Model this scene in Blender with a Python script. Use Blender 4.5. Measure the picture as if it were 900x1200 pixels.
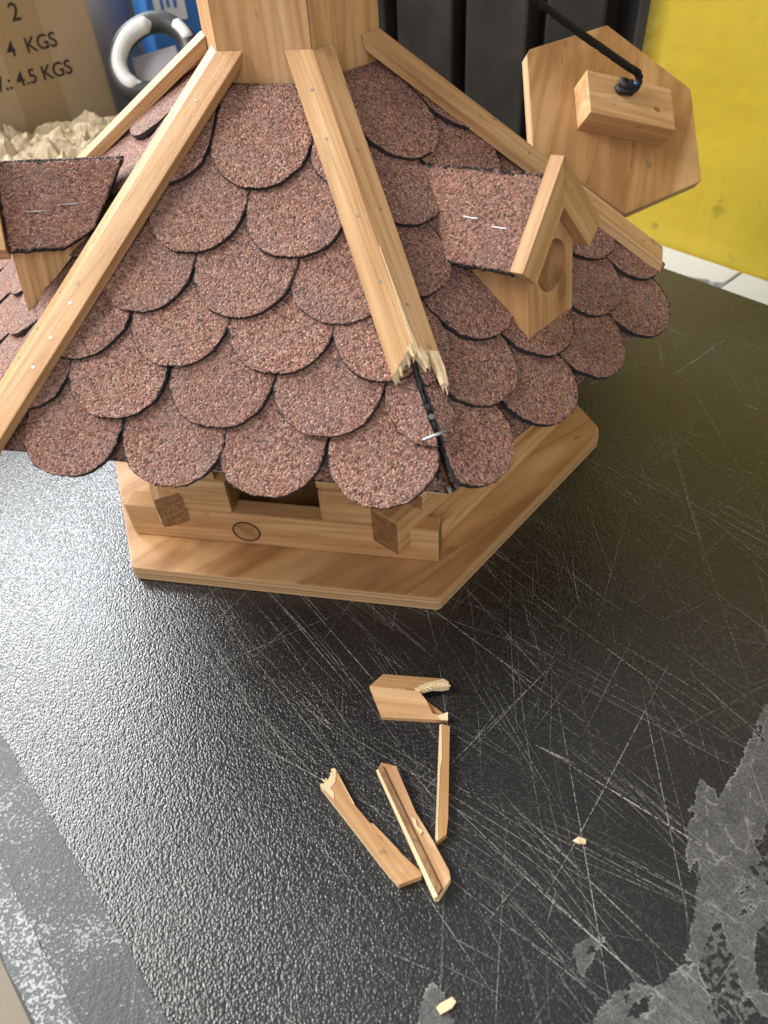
import bpy, bmesh, math, random
from mathutils import Vector, Matrix, noise
R = math.radians
V = Vector
random.seed(7)
for o in list(bpy.data.objects): bpy.data.objects.remove(o)
scene = bpy.context.scene
col = scene.collection

# ------------------------------------------------------------------ camera
cam_data = bpy.data.cameras.new('camera')
cam = bpy.data.objects.new('camera', cam_data); col.objects.link(cam)
cam_data.sensor_fit = 'VERTICAL'; cam_data.sensor_height = 36.0
cam_data.lens = 875.5531/1200*36.0
cam_data.clip_start = 0.01; cam_data.clip_end = 60
_yaw, _pit, _rol = 0.2929, -0.7766, -0.0776
_f = V((math.sin(_yaw)*math.cos(_pit), math.cos(_yaw)*math.cos(_pit), math.sin(_pit)))
_r = _f.cross(V((0,0,1))).normalized(); _u = _r.cross(_f)
_r2 = math.cos(_rol)*_r + math.sin(_rol)*_u; _u2 = -math.sin(_rol)*_r + math.cos(_rol)*_u
_m = Matrix((_r2, _u2, -_f)).transposed().to_4x4(); _m.translation = V((-0.10958, -0.46248, 0.36662))
cam.matrix_world = _m
cam_data.dof.use_dof = True; cam_data.dof.focus_distance = 0.43; cam_data.dof.aperture_fstop = 10.0
scene.camera = cam

# ------------------------------------------------------------------ light of the workshop
world = bpy.data.worlds.new('World'); scene.world = world; world.use_nodes = True
bg = world.node_tree.nodes['Background']
bg.inputs['Color'].default_value = (1.0, 0.97, 0.93, 1); bg.inputs['Strength'].default_value = 0.35
def area(name, loc, target, sx, sy, power, color):
    d = bpy.data.lights.new(name, 'AREA'); d.shape = 'RECTANGLE'; d.size = sx; d.size_y = sy
    d.energy = power; d.color = color
    o = bpy.data.objects.new(name, d); col.objects.link(o)
    o.location = loc; o.rotation_euler = (V(target)-V(loc)).to_track_quat('-Z', 'Y').to_euler()
    return o
area('ceiling_lamp', (-1.28, 0.42, 1.50), (0, 0, 0.1), 0.8, 0.8, 44, (1.0, 0.965, 0.91))
area('window_light', (-0.80, 1.75, 1.45), (-0.15, 0, 0), 1.15, 0.62, 88, (0.93, 0.97, 1.0))
area('front_fill', (-0.5, -1.6, 0.95), (0, 0, 0.1), 1.6, 1.1, 15, (1.0, 0.97, 0.93))  # soft fill light added in front to brighten the log walls under the eaves
scene.view_settings.view_transform = 'Standard'; scene.view_settings.look = 'None'
scene.view_settings.exposure = 0.0; scene.view_settings.gamma = 1.0
scene.view_settings.use_curve_mapping = False
scene.cycles.use_denoising = True
scene.cycles.max_bounces = 6

# ------------------------------------------------------------------ node helpers
def mat(name):
    m = bpy.data.materials.new(name); m.use_nodes = True
    nt = m.node_tree; b = nt.nodes['Principled BSDF']
    return m, nt, b
def nd(nt, t, **kw):
    n = nt.nodes.new(t)
    for k, v in kw.items():
        if k in n.inputs: n.inputs[k].default_value = v
        else: setattr(n, k, v)
    return n
def lk(nt, a, b): nt.links.new(a, b)
def ramp(nt, fac, stops, interp='LINEAR'):
    r = nt.nodes.new('ShaderNodeValToRGB'); r.color_ramp.interpolation = interp
    e = r.color_ramp.elements
    while len(e) < len(stops): e.new(0.5)
    for i, (p, c) in enumerate(stops):
        e[i].position = p; e[i].color = c if len(c) == 4 else (*c, 1)
    lk(nt, fac, r.inputs['Fac']); return r
def mixc(nt, fac, a, b, mode='MIX'):
    m = nt.nodes.new('ShaderNodeMix'); m.data_type = 'RGBA'; m.blend_type = mode
    if hasattr(fac, 'node'): lk(nt, fac, m.inputs[0])
    else: m.inputs[0].default_value = fac
    for s, v in ((6, a), (7, b)):
        if hasattr(v, 'node'): lk(nt, v, m.inputs[s])
        else: m.inputs[s].default_value = (*v, 1) if len(v) == 3 else v
    return m.outputs[2]
def mth(nt, op, a, b=0.0, clamp=False):
    m = nt.nodes.new('ShaderNodeMath'); m.operation = op; m.use_clamp = clamp
    for i, v in enumerate((a, b)):
        if hasattr(v, 'node'): lk(nt, v, m.inputs[i])
        else: m.inputs[i].default_value = v
    return m.outputs[0]
def bump(nt, bsdf, h, dist, strength=1.0):
    b = nt.nodes.new('ShaderNodeBump'); b.inputs['Distance'].default_value = dist; b.inputs['Strength'].default_value = strength
    lk(nt, h, b.inputs['Height']); lk(nt, b.outputs[0], bsdf.inputs['Normal']); return b
def objco(nt, scale=(1,1,1), rnd=True):
    tc = nt.nodes.new('ShaderNodeTexCoord'); mp = nt.nodes.new('ShaderNodeMapping'); mp.inputs['Scale'].default_value = scale
    if rnd:
        oi = nt.nodes.new('ShaderNodeObjectInfo'); ad = nt.nodes.new('ShaderNodeVectorMath'); ad.operation = 'ADD'
        sc_ = nt.nodes.new('ShaderNodeVectorMath'); sc_.operation = 'SCALE'; sc_.inputs['Scale'].default_value = 7.3
        cb = nt.nodes.new('ShaderNodeCombineXYZ')
        for i in range(3): lk(nt, oi.outputs['Random'], cb.inputs[i])
        lk(nt, cb.outputs[0], sc_.inputs[0])
        lk(nt, tc.outputs['Object'], ad.inputs[0]); lk(nt, sc_.outputs[0], ad.inputs[1])
        lk(nt, ad.outputs[0], mp.inputs['Vector'])
    else: lk(nt, tc.outputs['Object'], mp.inputs['Vector'])
    return mp.outputs[0]

# ------------------------------------------------------------------ materials
def wood(name, lo, mid, hi, ring=14.0, stretch=0.07, rough=0.5, knots=True, band=0.30, grain=0.42, contrast=1.0, wear=0.0):
    m, nt, b = mat(name)
    co = objco(nt, (stretch, 1, 1))
    # broad growth bands, warped
    n1 = nd(nt, 'ShaderNodeTexNoise', Scale=22.0, Detail=3.0, Roughness=0.5, Distortion=0.4); lk(nt, co, n1.inputs['Vector'])
    bands = mth(nt, 'PINGPONG', mth(nt, 'MULTIPLY', n1.outputs['Fac'], ring), 1.0)
    # sharp late-wood lines
    n1b = nd(nt, 'ShaderNodeTexNoise', Scale=34.0, Detail=1.0, Distortion=0.2); lk(nt, objco(nt, (stretch*0.6, 1, 1)), n1b.inputs['Vector'])
    lines = mth(nt, 'POWER', mth(nt, 'PINGPONG', mth(nt, 'MULTIPLY', n1b.outputs['Fac'], ring*1.6), 1.0), 3.0)
    # fine fibres
    co2 = objco(nt, (0.03, 1, 1))
    n2 = nd(nt, 'ShaderNodeTexNoise', Scale=900.0, Detail=4.0, Roughness=0.7); lk(nt, co2, n2.inputs['Vector'])
    n3 = nd(nt, 'ShaderNodeTexNoise', Scale=28.0, Detail=2.0); lk(nt, objco(nt, (0.5, 1, 1)), n3.inputs['Vector'])
    f = mth(nt, 'ADD', mth(nt, 'MULTIPLY', bands, band*contrast), mth(nt, 'MULTIPLY', n2.outputs['Fac'], 0.42*contrast))
    f = mth(nt, 'ADD', f, mth(nt, 'MULTIPLY', n3.outputs['Fac'], 0.55*contrast))
    f = mth(nt, 'ADD', f, 0.5-(0.48+band/2)*contrast)
    r = ramp(nt, f, [(0.15, lo), (0.5, mid), (0.85, hi)])
    c = mixc(nt, mth(nt, 'MULTIPLY', lines, grain), r.outputs[0], (lo[0]*0.72, lo[1]*0.66, lo[2]*0.6))
    oi = nt.nodes.new('ShaderNodeObjectInfo')
    c = mixc(nt, mth(nt, 'MULTIPLY', oi.outputs['Random'], 0.38), c, (lo[0]*1.12, lo[1]*1.0, lo[2]*0.92))
    if knots:
        vk = nd(nt, 'ShaderNodeTexVoronoi', Scale=15.0); lk(nt, objco(nt, (0.55, 1, 1)), vk.inputs['Vector'])
        sk = nt.nodes.new('ShaderNodeSeparateColor'); lk(nt, vk.outputs['Color'], sk.inputs[0])
        kd = mth(nt, 'ADD', vk.outputs['Distance'], mth(nt, 'MULTIPLY', mth(nt, 'SUBTRACT', n3.outputs['Fac'], 0.5), 0.10))
        kk = mth(nt, 'MULTIPLY', ramp(nt, kd, [(0.0,(1,1,1)),(0.055,(0.85,)*3),(0.075,(0.35,)*3),(0.16,(0,0,0))]).outputs[0], mth(nt, 'GREATER_THAN', sk.outputs[0], 0.62))
        c = mixc(nt, mth(nt, 'MULTIPLY', kk, 0.72), c, (0.17,0.072,0.027))
    nsw = nd(nt, 'ShaderNodeTexNoise', Scale=420.0, Detail=1.0); lk(nt, objco(nt, (1, 0.05, 0.05)), nsw.inputs['Vector'])
    # small dark specks and handling marks
    n4 = nd(nt, 'ShaderNodeTexNoise', Scale=160.0, Detail=2.0); lk(nt, objco(nt, (0.35, 1, 1)), n4.inputs['Vector'])
    sp = ramp(nt, n4.outputs['Fac'], [(0.24, (1,1,1)), (0.31, (0,0,0))])
    c = mixc(nt, mth(nt, 'MULTIPLY', sp.outputs[0], 0.55), c, (0.16, 0.08, 0.035))
    if wear:
        n5 = nd(nt, 'ShaderNodeTexNoise', Scale=120.0, Detail=5.0, Roughness=0.7); lk(nt, objco(nt, (0.12, 1, 1)), n5.inputs['Vector'])
        wr = ramp(nt, n5.outputs['Fac'], [(0.60, (0,0,0)), (0.68, (1,1,1))])
        c = mixc(nt, mth(nt, 'MULTIPLY', wr.outputs[0], wear), c, (0.80, 0.60, 0.37))
    lk(nt, c, b.inputs['Base Color'])
    b.inputs['Roughness'].default_value = rough; b.inputs['Specular IOR Level'].default_value = 0.35
    bump(nt, b, mth(nt, 'ADD', mth(nt, 'ADD', mth(nt, 'MULTIPLY', n2.outputs['Fac'], 0.7), mth(nt, 'MULTIPLY', bands, 0.3)), mth(nt, 'MULTIPLY', nsw.outputs['Fac'], 0.35)), 0.0005, 0.6)
    return m
M = {}
M['wood'] = wood('stained_pine', (0.38,0.20,0.083), (0.57,0.345,0.165), (0.71,0.48,0.265), wear=0.3, contrast=1.2, ring=18)
M['wood_dark'] = wood('stained_pine_end', (0.17,0.08,0.03), (0.29,0.15,0.062), (0.42,0.24,0.11), ring=26, stretch=0.8, grain=0.6, knots=False)
M['ply'] = wood('plywood_face', (0.33,0.17,0.068), (0.55,0.325,0.15), (0.71,0.475,0.255), ring=4.2, stretch=0.20, rough=0.45, contrast=1.1, band=0.62, grain=0.5)
M['raw'] = wood('raw_split_wood', (0.66,0.49,0.28), (0.80,0.66,0.43), (0.88,0.77,0.56), ring=10, stretch=0.08, rough=0.75, grain=0.15, knots=False)
M['plug'] = wood('knot_plug', (0.22,0.10,0.038), (0.38,0.205,0.088), (0.50,0.29,0.135), ring=9, stretch=0.9, knots=False)
M['seam'] = wood('charred_seam', (0.05,0.022,0.01), (0.09,0.04,0.018), (0.14,0.065,0.03), knots=False)
M['pale'] = wood('pale_board_edge', (0.55,0.50,0.42), (0.68,0.63,0.54), (0.78,0.74,0.66), rough=0.7)

def ply_edge():
    m, nt, b = mat('plywood_edge')
    tc = nt.nodes.new('ShaderNodeTexCoord'); sx = nt.nodes.new('ShaderNodeSeparateXYZ'); lk(nt, tc.outputs['Object'], sx.inputs[0])
    n = nd(nt, 'ShaderNodeTexNoise', Scale=60.0, Detail=3.0); lk(nt, tc.outputs['Object'], n.inputs['Vector'])
    z = mth(nt, 'ADD', mth(nt, 'MULTIPLY', sx.outputs['Z'], 1/0.0062), mth(nt, 'MULTIPLY', n.outputs['Fac'], 0.12))
    fr = mth(nt, 'FRACT', mth(nt, 'ADD', z, 10.0))
    r = ramp(nt, fr, [(0.0, (0.20,0.10,0.045)), (0.10, (0.50,0.31,0.16)), (0.48, (0.60,0.40,0.21)), (0.53, (0.30,0.16,0.07)), (0.60, (0.46,0.27,0.13)), (0.93, (0.50,0.30,0.15)), (1.0, (0.22,0.11,0.05))])
    lk(nt, r.outputs[0], b.inputs['Base Color']); b.inputs['Roughness'].default_value = 0.6
    n2 = nd(nt, 'ShaderNodeTexNoise', Scale=700.0, Detail=3.0); lk(nt, tc.outputs['Object'], n2.inputs['Vector'])
    bump(nt, b, n2.outputs['Fac'], 0.0006, 0.5)
    return m
M['ply_edge'] = ply_edge()

def granules():
    m, nt, b = mat('red_mineral_granules')
    co = objco(nt)
    wv = nd(nt, 'ShaderNodeTexNoise', Scale=900.0, Detail=1.0); lk(nt, co, wv.inputs['Vector'])
    vm = nt.nodes.new('ShaderNodeVectorMath'); vm.operation = 'MULTIPLY_ADD'
    lk(nt, wv.outputs['Color'], vm.inputs[0]); vm.inputs[1].default_value = (0.0007,)*3; lk(nt, co, vm.inputs[2])
    vo = nd(nt, 'ShaderNodeTexVoronoi', Scale=960.0); lk(nt, vm.outputs[0], vo.inputs['Vector'])
    sp = nt.nodes.new('ShaderNodeSeparateColor'); lk(nt, vo.outputs['Color'], sp.inputs[0])
    r = ramp(nt, sp.outputs[0], [(0.0, (0.06,0.043,0.040)), (0.12, (0.18,0.090,0.074)), (0.28, (0.30,0.136,0.100)), (0.50, (0.39,0.185,0.135)), (0.72, (0.48,0.250,0.180)), (0.86, (0.39,0.270,0.23)), (0.95, (0.62,0.37,0.28))], 'LINEAR')
    nl = nd(nt, 'ShaderNodeTexNoise', Scale=45.0, Detail=3.0); lk(nt, co, nl.inputs['Vector'])
    c = mixc(nt, mth(nt, 'MULTIPLY', ramp(nt, nl.outputs['Fac'], [(0.4,(0,0,0)),(0.7,(1,1,1))]).outputs[0], 0.28), r.outputs[0], (0.22,0.185,0.185))
    oi = nt.nodes.new('ShaderNodeObjectInfo')
    c = mixc(nt, mth(nt, 'MULTIPLY', oi.outputs['Random'], 0.24), c, (0.16,0.088,0.072))
    # gaps between granules show bitumen
    ve = nd(nt, 'ShaderNodeTexVoronoi', Scale=960.0, feature='DISTANCE_TO_EDGE'); lk(nt, vm.outputs[0], ve.inputs['Vector'])
    gap = ramp(nt, ve.outputs['Distance'], [(0.02, (1,1,1)), (0.12, (0,0,0))])
    c = mixc(nt, mth(nt, 'MULTIPLY', gap.outputs[0], 0.55), c, (0.05,0.03,0.028))
    nb = nd(nt, 'ShaderNodeTexNoise', Scale=130.0, Detail=4.0, Roughness=0.75); lk(nt, co, nb.inputs['Vector'])
    c = mixc(nt, mth(nt, 'MULTIPLY', ramp(nt, nb.outputs['Fac'], [(0.67,(0,0,0)),(0.72,(1,1,1))]).outputs[0], 0.85), c, (0.022,0.021,0.022))
    at = nt.nodes.new('ShaderNodeAttribute'); at.attribute_name = 'rim'
    nr = nd(nt, 'ShaderNodeTexNoise', Scale=380.0, Detail=2.0); lk(nt, co, nr.inputs['Vector'])
    rim = ramp(nt, mth(nt, 'ADD', at.outputs['Fac'], mth(nt, 'MULTIPLY', mth(nt, 'SUBTRACT', nr.outputs['Fac'], 0.5), 1.9)), [(0.38,(0,0,0)),(0.72,(1,1,1))])
    c = mixc(nt, rim.outputs[0], c, (0.018,0.018,0.020))
    lk(nt, c, b.inputs['Base Color']); b.inputs['Roughness'].default_value = 0.72; b.inputs['Specular IOR Level'].default_value = 0.3
    hgt = mth(nt, 'ADD', mth(nt, 'MULTIPLY', mth(nt, 'SUBTRACT', 1.0, vo.outputs['Distance']), 0.9), mth(nt, 'MULTIPLY', sp.outputs[1], 0.9))
    bump(nt, b, hgt, 0.0011, 0.85)
    return m
M['granules'] = granules()
def simple(name, c, rough=0.5, spec=0.5, metal=0.0, nscale=0, nd_=0.0, ncol=None, namt=0.3):
    m, nt, b = mat(name)
    b.inputs['Base Color'].default_value = (*c, 1); b.inputs['Roughness'].default_value = rough
    b.inputs['Specular IOR Level'].default_value = spec; b.inputs['Metallic'].default_value = metal
    if nscale:
        co = objco(nt); n = nd(nt, 'ShaderNodeTexNoise', Scale=nscale, Detail=4.0, Roughness=0.6); lk(nt, co, n.inputs['Vector'])
        if ncol:
            rr = ramp(nt, n.outputs['Fac'], [(0.35,(0,0,0)),(0.7,(1,1,1))])
            lk(nt, mixc(nt, mth(nt, 'MULTIPLY', rr.outputs[0], namt), c, ncol), b.inputs['Base Color'])
        if nd_: bump(nt, b, n.outputs['Fac'], nd_, 0.7)
    return m
M['bitumen'] = simple('black_bitumen', (0.016,0.016,0.018), 0.6, 0.4, nscale=600, nd_=0.0008, ncol=(0.06,0.06,0.065), namt=0.5)
M['steel'] = simple('staple_steel', (0.40,0.41,0.43), 0.45, 0.5, 1.0)
M['nail'] = simple('nail_head', (0.42,0.38,0.33), 0.4, 0.5, 0.8)
M['rope'] = simple('black_rope', (0.012,0.012,0.013), 0.65, 0.3)
M['blue_tip'] = simple('melted_blue_rope_end', (0.03,0.12,0.45), 0.3, 0.5)
M['dark'] = simple('interior_dark', (0.05,0.035,0.02), 0.8)

def vinyl():
    m, nt, b = mat('embossed_black_vinyl')
    co = objco(nt, rnd=False)
    n0 = nd(nt, 'ShaderNodeTexNoise', Scale=330.0, Detail=2.0, Distortion=0.3); lk(nt, co, n0.inputs['Vector'])
    vm = nt.nodes.new('ShaderNodeVectorMath'); vm.operation = 'MULTIPLY_ADD'
    lk(nt, n0.outputs['Color'], vm.inputs[0]); vm.inputs[1].default_value = (0.0022,)*3; lk(nt, co, vm.inputs[2])
    mp = nt.nodes.new('ShaderNodeMapping'); mp.inputs['Rotation'].default_value = (0,0,R(25)); mp.inputs['Scale'].default_value = (1,0.72,1); lk(nt, vm.outputs[0], mp.inputs['Vector'])
    vo = nd(nt, 'ShaderNodeTexVoronoi', Scale=880.0, feature='SMOOTH_F1'); vo.inputs['Smoothness'].default_value = 0.35; lk(nt, mp.outputs[0], vo.inputs['Vector'])
    nf = nd(nt, 'ShaderNodeTexNoise', Scale=1500.0, Detail=2.0); lk(nt, co, nf.inputs['Vector'])
    h = mth(nt, 'ADD', mth(nt, 'SUBTRACT', 1.0, vo.outputs['Distance']), mth(nt, 'MULTIPLY', nf.outputs['Fac'], 0.18))
    # worn, dusty patches
    nl = nd(nt, 'ShaderNodeTexNoise', Scale=9.0, Detail=5.0, Roughness=0.65); lk(nt, co, nl.inputs['Vector'])
    dust = ramp(nt, nl.outputs['Fac'], [(0.45,(0,0,0)),(0.75,(1,1,1))])
    n7 = nd(nt, 'ShaderNodeTexNoise', Scale=420.0, Detail=3.0); lk(nt, co, n7.inputs['Vector'])
    dz = mth(nt, 'MULTIPLY', dust.outputs[0], ramp(nt, n7.outputs['Fac'], [(0.45,(0,0,0)),(0.7,(1,1,1))]).outputs[0])
    c = mixc(nt, mth(nt, 'MULTIPLY', dz, 0.22), (0.012,0.012,0.013), (0.16,0.155,0.145))
    lk(nt, c, b.inputs['Base Color'])
    tops = ramp(nt, mth(nt, 'ADD', mth(nt, 'SUBTRACT', 1.0, vo.outputs['Distance']), mth(nt, 'MULTIPLY', mth(nt, 'SUBTRACT', n7.outputs['Fac'], 0.5), 0.7)), [(0.66,(0,0,0)),(0.92,(1,1,1))])
    c = mixc(nt, mth(nt, 'MULTIPLY', tops.outputs[0], 0.36), c, (0.11,0.108,0.104))
    lk(nt, c, b.inputs['Base Color'])
    rg = mth(nt, 'ADD', 0.22, mth(nt, 'MULTIPLY', nl.outputs['Fac'], 0.16)); lk(nt, rg, b.inputs['Roughness'])
    b.inputs['Specular IOR Level'].default_value = 0.82
    bump(nt, b, h, 0.00060, 0.48)
    return m
M['vinyl'] = vinyl()
def tape_mat(name, base, dots, alpha=1.0, dot_thr=0.55, rough=0.4):
    m, nt, b = mat(name)
    co = objco(nt, rnd=False)
    n0 = nd(nt, 'ShaderNodeTexNoise', Scale=330.0, Detail=2.0); lk(nt, co, n0.inputs['Vector'])
    n1 = nd(nt, 'ShaderNodeTexNoise', Scale=820.0, Detail=1.0); lk(nt, co, n1.inputs['Vector'])
    nl = nd(nt, 'ShaderNodeTexNoise', Scale=28.0, Detail=4.0, Roughness=0.6); lk(nt, co, nl.inputs['Vector'])
    s = mth(nt, 'ADD', n1.outputs['Fac'], mth(nt, 'MULTIPLY', mth(nt, 'SUBTRACT', nl.outputs['Fac'], 0.5), 0.7))
    d = ramp(nt, s, [(dot_thr,(0,0,0)),(dot_thr+0.05,(1,1,1))])
    c0 = mixc(nt, nl.outputs['Fac'], [x*0.75 for x in base], [x*1.25 for x in base])
    c = mixc(nt, mth(nt, 'MULTIPLY', d.outputs[0], 0.9), c0, dots)
    lk(nt, c, b.inputs['Base Color']); b.inputs['Roughness'].default_value = rough
    if alpha < 1:
        a = mth(nt, 'ADD', alpha, mth(nt, 'MULTIPLY', d.outputs[0], 0.25), True)
        a = mth(nt, 'ADD', a, mth(nt, 'MULTIPLY', mth(nt, 'SUBTRACT', nl.outputs['Fac'], 0.5), 1.1), True)
        lk(nt, a, b.inputs['Alpha'])
    bump(nt, b, mth(nt, 'ADD', n0.outputs['Fac'], n1.outputs['Fac']), 0.0006, 0.4)
    return m
M['tape'] = tape_mat('clear_tape_over_vinyl', (0.048,0.049,0.052), (0.28,0.28,0.28), 1.0, 0.62, 0.5)
M['tape_worn'] = tape_mat('worn_edge_tape', (0.070,0.073,0.080), (0.36,0.37,0.38), 1.0, 0.575, 0.5)
def patch_mat():
    m, nt, b = mat('scuffed_tape_remnant')
    co = objco(nt, rnd=False)
    n1 = nd(nt, 'ShaderNodeTexNoise', Scale=900.0, Detail=3.0, Roughness=0.7); lk(nt, co, n1.inputs['Vector'])
    nl = nd(nt, 'ShaderNodeTexNoise', Scale=70.0, Detail=5.0, Roughness=0.65); lk(nt, co, nl.inputs['Vector'])
    vm = nt.nodes.new('ShaderNodeVectorMath'); vm.operation = 'MULTIPLY_ADD'
    lk(nt, nl.outputs['Color'], vm.inputs[0]); vm.inputs[1].default_value = (0.012,)*3; lk(nt, co, vm.inputs[2])
    ve = nd(nt, 'ShaderNodeTexVoronoi', Scale=75.0, feature='DISTANCE_TO_EDGE'); lk(nt, vm.outputs[0], ve.inputs['Vector'])
    cr = mth(nt, 'MULTIPLY', ramp(nt, ve.outputs['Distance'], [(0.0,(1,1,1)),(0.035,(0,0,0))]).outputs[0], ramp(nt, nl.outputs['Fac'], [(0.48,(0,0,0)),(0.62,(1,1,1))]).outputs[0])
    at = nt.nodes.new('ShaderNodeAttribute'); at.attribute_name = 'edge'
    hi = mth(nt, 'MAXIMUM', cr, mth(nt, 'MULTIPLY', mth(nt, 'MULTIPLY', at.outputs['Fac'], 1.1), ramp(nt, nl.outputs['Fac'], [(0.46,(0,0,0)),(0.66,(1,1,1))]).outputs[0]))
    c = mixc(nt, n1.outputs['Fac'], (0.070,0.071,0.072), (0.25,0.25,0.247))
    c = mixc(nt, mth(nt, 'MULTIPLY', hi, 0.7), c, (0.36,0.355,0.34))
    lk(nt, c, b.inputs['Base Color']); b.inputs['Roughness'].default_value = 0.3; b.inputs['Specular IOR Level'].default_value = 0.5
    a = mth(nt, 'ADD', mth(nt, 'MULTIPLY', n1.outputs['Fac'], 0.9), mth(nt, 'MULTIPLY', nl.outputs['Fac'], 0.7))
    a = mth(nt, 'ADD', mth(nt, 'SUBTRACT', a, 0.20), hi, True)
    lk(nt, a, b.inputs['Alpha'])
    bump(nt, b, n1.outputs['Fac'], 0.0004, 0.4)
    return m
M['tape_patch'] = patch_mat()
def scratch_mat():
    m, nt, b = mat('scratch_scuff')
    co = objco(nt, rnd=False)
    n1 = nd(nt, 'ShaderNodeTexNoise', Scale=700.0, Detail=2.0, Roughness=0.6); lk(nt, co, n1.inputs['Vector'])
    nl = nd(nt, 'ShaderNodeTexNoise', Scale=30.0, Detail=2.0); lk(nt, co, nl.inputs['Vector'])
    at = nt.nodes.new('ShaderNodeAttribute'); at.attribute_name = 'fade'
    a = mth(nt, 'MULTIPLY', ramp(nt, n1.outputs['Fac'], [(0.36,(0.0,)*3),(0.56,(1,1,1))]).outputs[0], ramp(nt, nl.outputs['Fac'], [(0.3,(0.4,)*3),(0.6,(1,1,1))]).outputs[0])
    lk(nt, mth(nt, 'MULTIPLY', a, at.outputs['Fac']), b.inputs['Alpha'])
    b.inputs['Base Color'].default_value = (0.46,0.455,0.44,1); b.inputs['Roughness'].default_value = 0.7
    return m
M['scratch'] = scratch_mat()
M['bench_edge'] = simple('bench_edge_black', (0.010,0.010,0.011), 0.5)
M['white_edge'] = simple('white_edging', (0.47,0.48,0.46), 0.45, nscale=40, ncol=(0.45,0.44,0.40), namt=0.35)
def yellow():
    m, nt, b = mat('yellow_plastic')
    co = objco(nt, rnd=False)
    n = nd(nt, 'ShaderNodeTexNoise', Scale=9.0, Detail=5.0, Roughness=0.6); lk(nt, co, n.inputs['Vector'])
    c = mixc(nt, n.outputs['Fac'], (0.80,0.60,0.045), (0.86,0.68,0.09))
    n2 = nd(nt, 'ShaderNodeTexNoise', Scale=38.0, Detail=4.0, Distortion=0.2); lk(nt, co, n2.inputs['Vector'])
    sc = ramp(nt, n2.outputs['Fac'], [(0.27,(1,1,1)),(0.36,(0,0,0))])
    c = mixc(nt, mth(nt, 'MULTIPLY', sc.outputs[0], 0.45), c, (0.22,0.16,0.03))
    lk(nt, c, b.inputs['Base Color']); b.inputs['Roughness'].default_value = 0.38
    bump(nt, b, n.outputs['Fac'], 0.004, 0.4)
    return m
M['yellow'] = yellow()
M['panel'] = simple('dark_grey_panel', (0.012,0.0105,0.0085), 0.7, 0.2, nscale=11, ncol=(0.040,0.033,0.025), namt=0.7)
M['panel_dark'] = simple('black_recess', (0.008,0.008,0.009), 0.6)
M['kraft_box'] = simple('carton_board', (0.46,0.34,0.21), 0.8, 0.2, nscale=30, ncol=(0.52,0.40,0.26), namt=0.5)
M['box_tape'] = simple('carton_tape', (0.40,0.28,0.15), 0.35)
M['ink'] = simple('black_ink', (0.03,0.027,0.025), 0.7)
M['paper'] = simple('crumpled_kraft_paper', (0.52,0.43,0.29), 0.45, 0.5, nscale=60, nd_=0.0010, ncol=(0.60,0.49,0.33), namt=0.5)
M['rubber'] = simple('dark_rubber', (0.035,0.036,0.038), 0.5)
M['white_plastic'] = simple('white_plastic', (0.72,0.72,0.71), 0.3)
M['blue'] = simple('blue_print', (0.035,0.16,0.50), 0.35, nscale=12, ncol=(0.06,0.25,0.62), namt=0.5)
M['white_print'] = simple('white_print', (0.75,0.76,0.78), 0.4)
M['lilac'] = simple('grey_lilac_plastic', (0.30,0.285,0.31), 0.45)
M['floor'] = simple('workshop_floor', (0.30,0.25,0.19), 0.7, nscale=6, ncol=(0.36,0.31,0.24), namt=0.6)

# ------------------------------------------------------------------ object helpers
WORLD = {}
def link(o, mw, parent=None):
    col.objects.link(o); WORLD[o.name] = mw.copy()
    if parent is not None:
        o.parent = parent; o.matrix_local = WORLD[parent.name].inverted() @ mw
    else: o.matrix_world = mw
    return o
def tag(o, label=None, cat=None, group=None, kind=None):
    for k, v in (('label', label), ('category', cat), ('group', group), ('kind', kind)):
        if v: o[k] = v
    return o
def empty(name, loc, parent=None):
    o = bpy.data.objects.new(name, None); o.empty_display_size = 0.02
    return link(o, Matrix.Translation(V(loc)), parent)
def frame(origin, x, z):
    x = V(x).normalized(); z = V(z); y = z.cross(x).normalized(); z = x.cross(y)
    m = Matrix((x, y, z)).transposed().to_4x4(); m.translation = V(origin); return m
def put(name, bm, mats, parent=None, fr=None, smooth=False):
    """bm holds world coordinates; the object gets the frame fr as its own axes (x = grain)."""
    if fr is None:
        c = V((0,0,0))
        for v in bm.verts: c += v.co
        fr = Matrix.Translation(c/max(1, len(bm.verts)))
    bm.transform(fr.inverted())
    me = bpy.data.meshes.new(name); bm.to_mesh(me); bm.free()
    for m in (mats if isinstance(mats, (list, tuple)) else [mats]): me.materials.append(m)
    if smooth:
        for p in me.polygons: p.use_smooth = True
    return link(bpy.data.objects.new(name, me), fr, parent)
def from_data(verts, faces, idx=None):
    bm = bmesh.new(); vs = [bm.verts.new(v) for v in verts]
    for i, f in enumerate(faces):
        try: fc = bm.faces.new([vs[k] for k in f])
        except ValueError: continue
        if idx: fc.material_index = idx[i]
    return bm
def fixn(bm): bmesh.ops.recalc_face_normals(bm, faces=bm.faces)
def box_bm(c, ex, ey, ez, s, bev=0.0006, seg=2):
    c, ex, ey, ez = V(c), V(ex).normalized(), V(ey).normalized(), V(ez).normalized()
    vs = [c+ex*(a*s[0]/2)+ey*(b*s[1]/2)+ez*(d*s[2]/2) for a in (-1,1) for b in (-1,1) for d in (-1,1)]
    bm = from_data(vs, [(0,1,3,2),(4,6,7,5),(0,4,5,1),(2,3,7,6),(0,2,6,4),(1,5,7,3)])
    fixn(bm)
    if bev: bmesh.ops.bevel(bm, geom=list(bm.edges), offset=bev, segments=seg, profile=0.6, affect='EDGES')
    return bm
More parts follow.
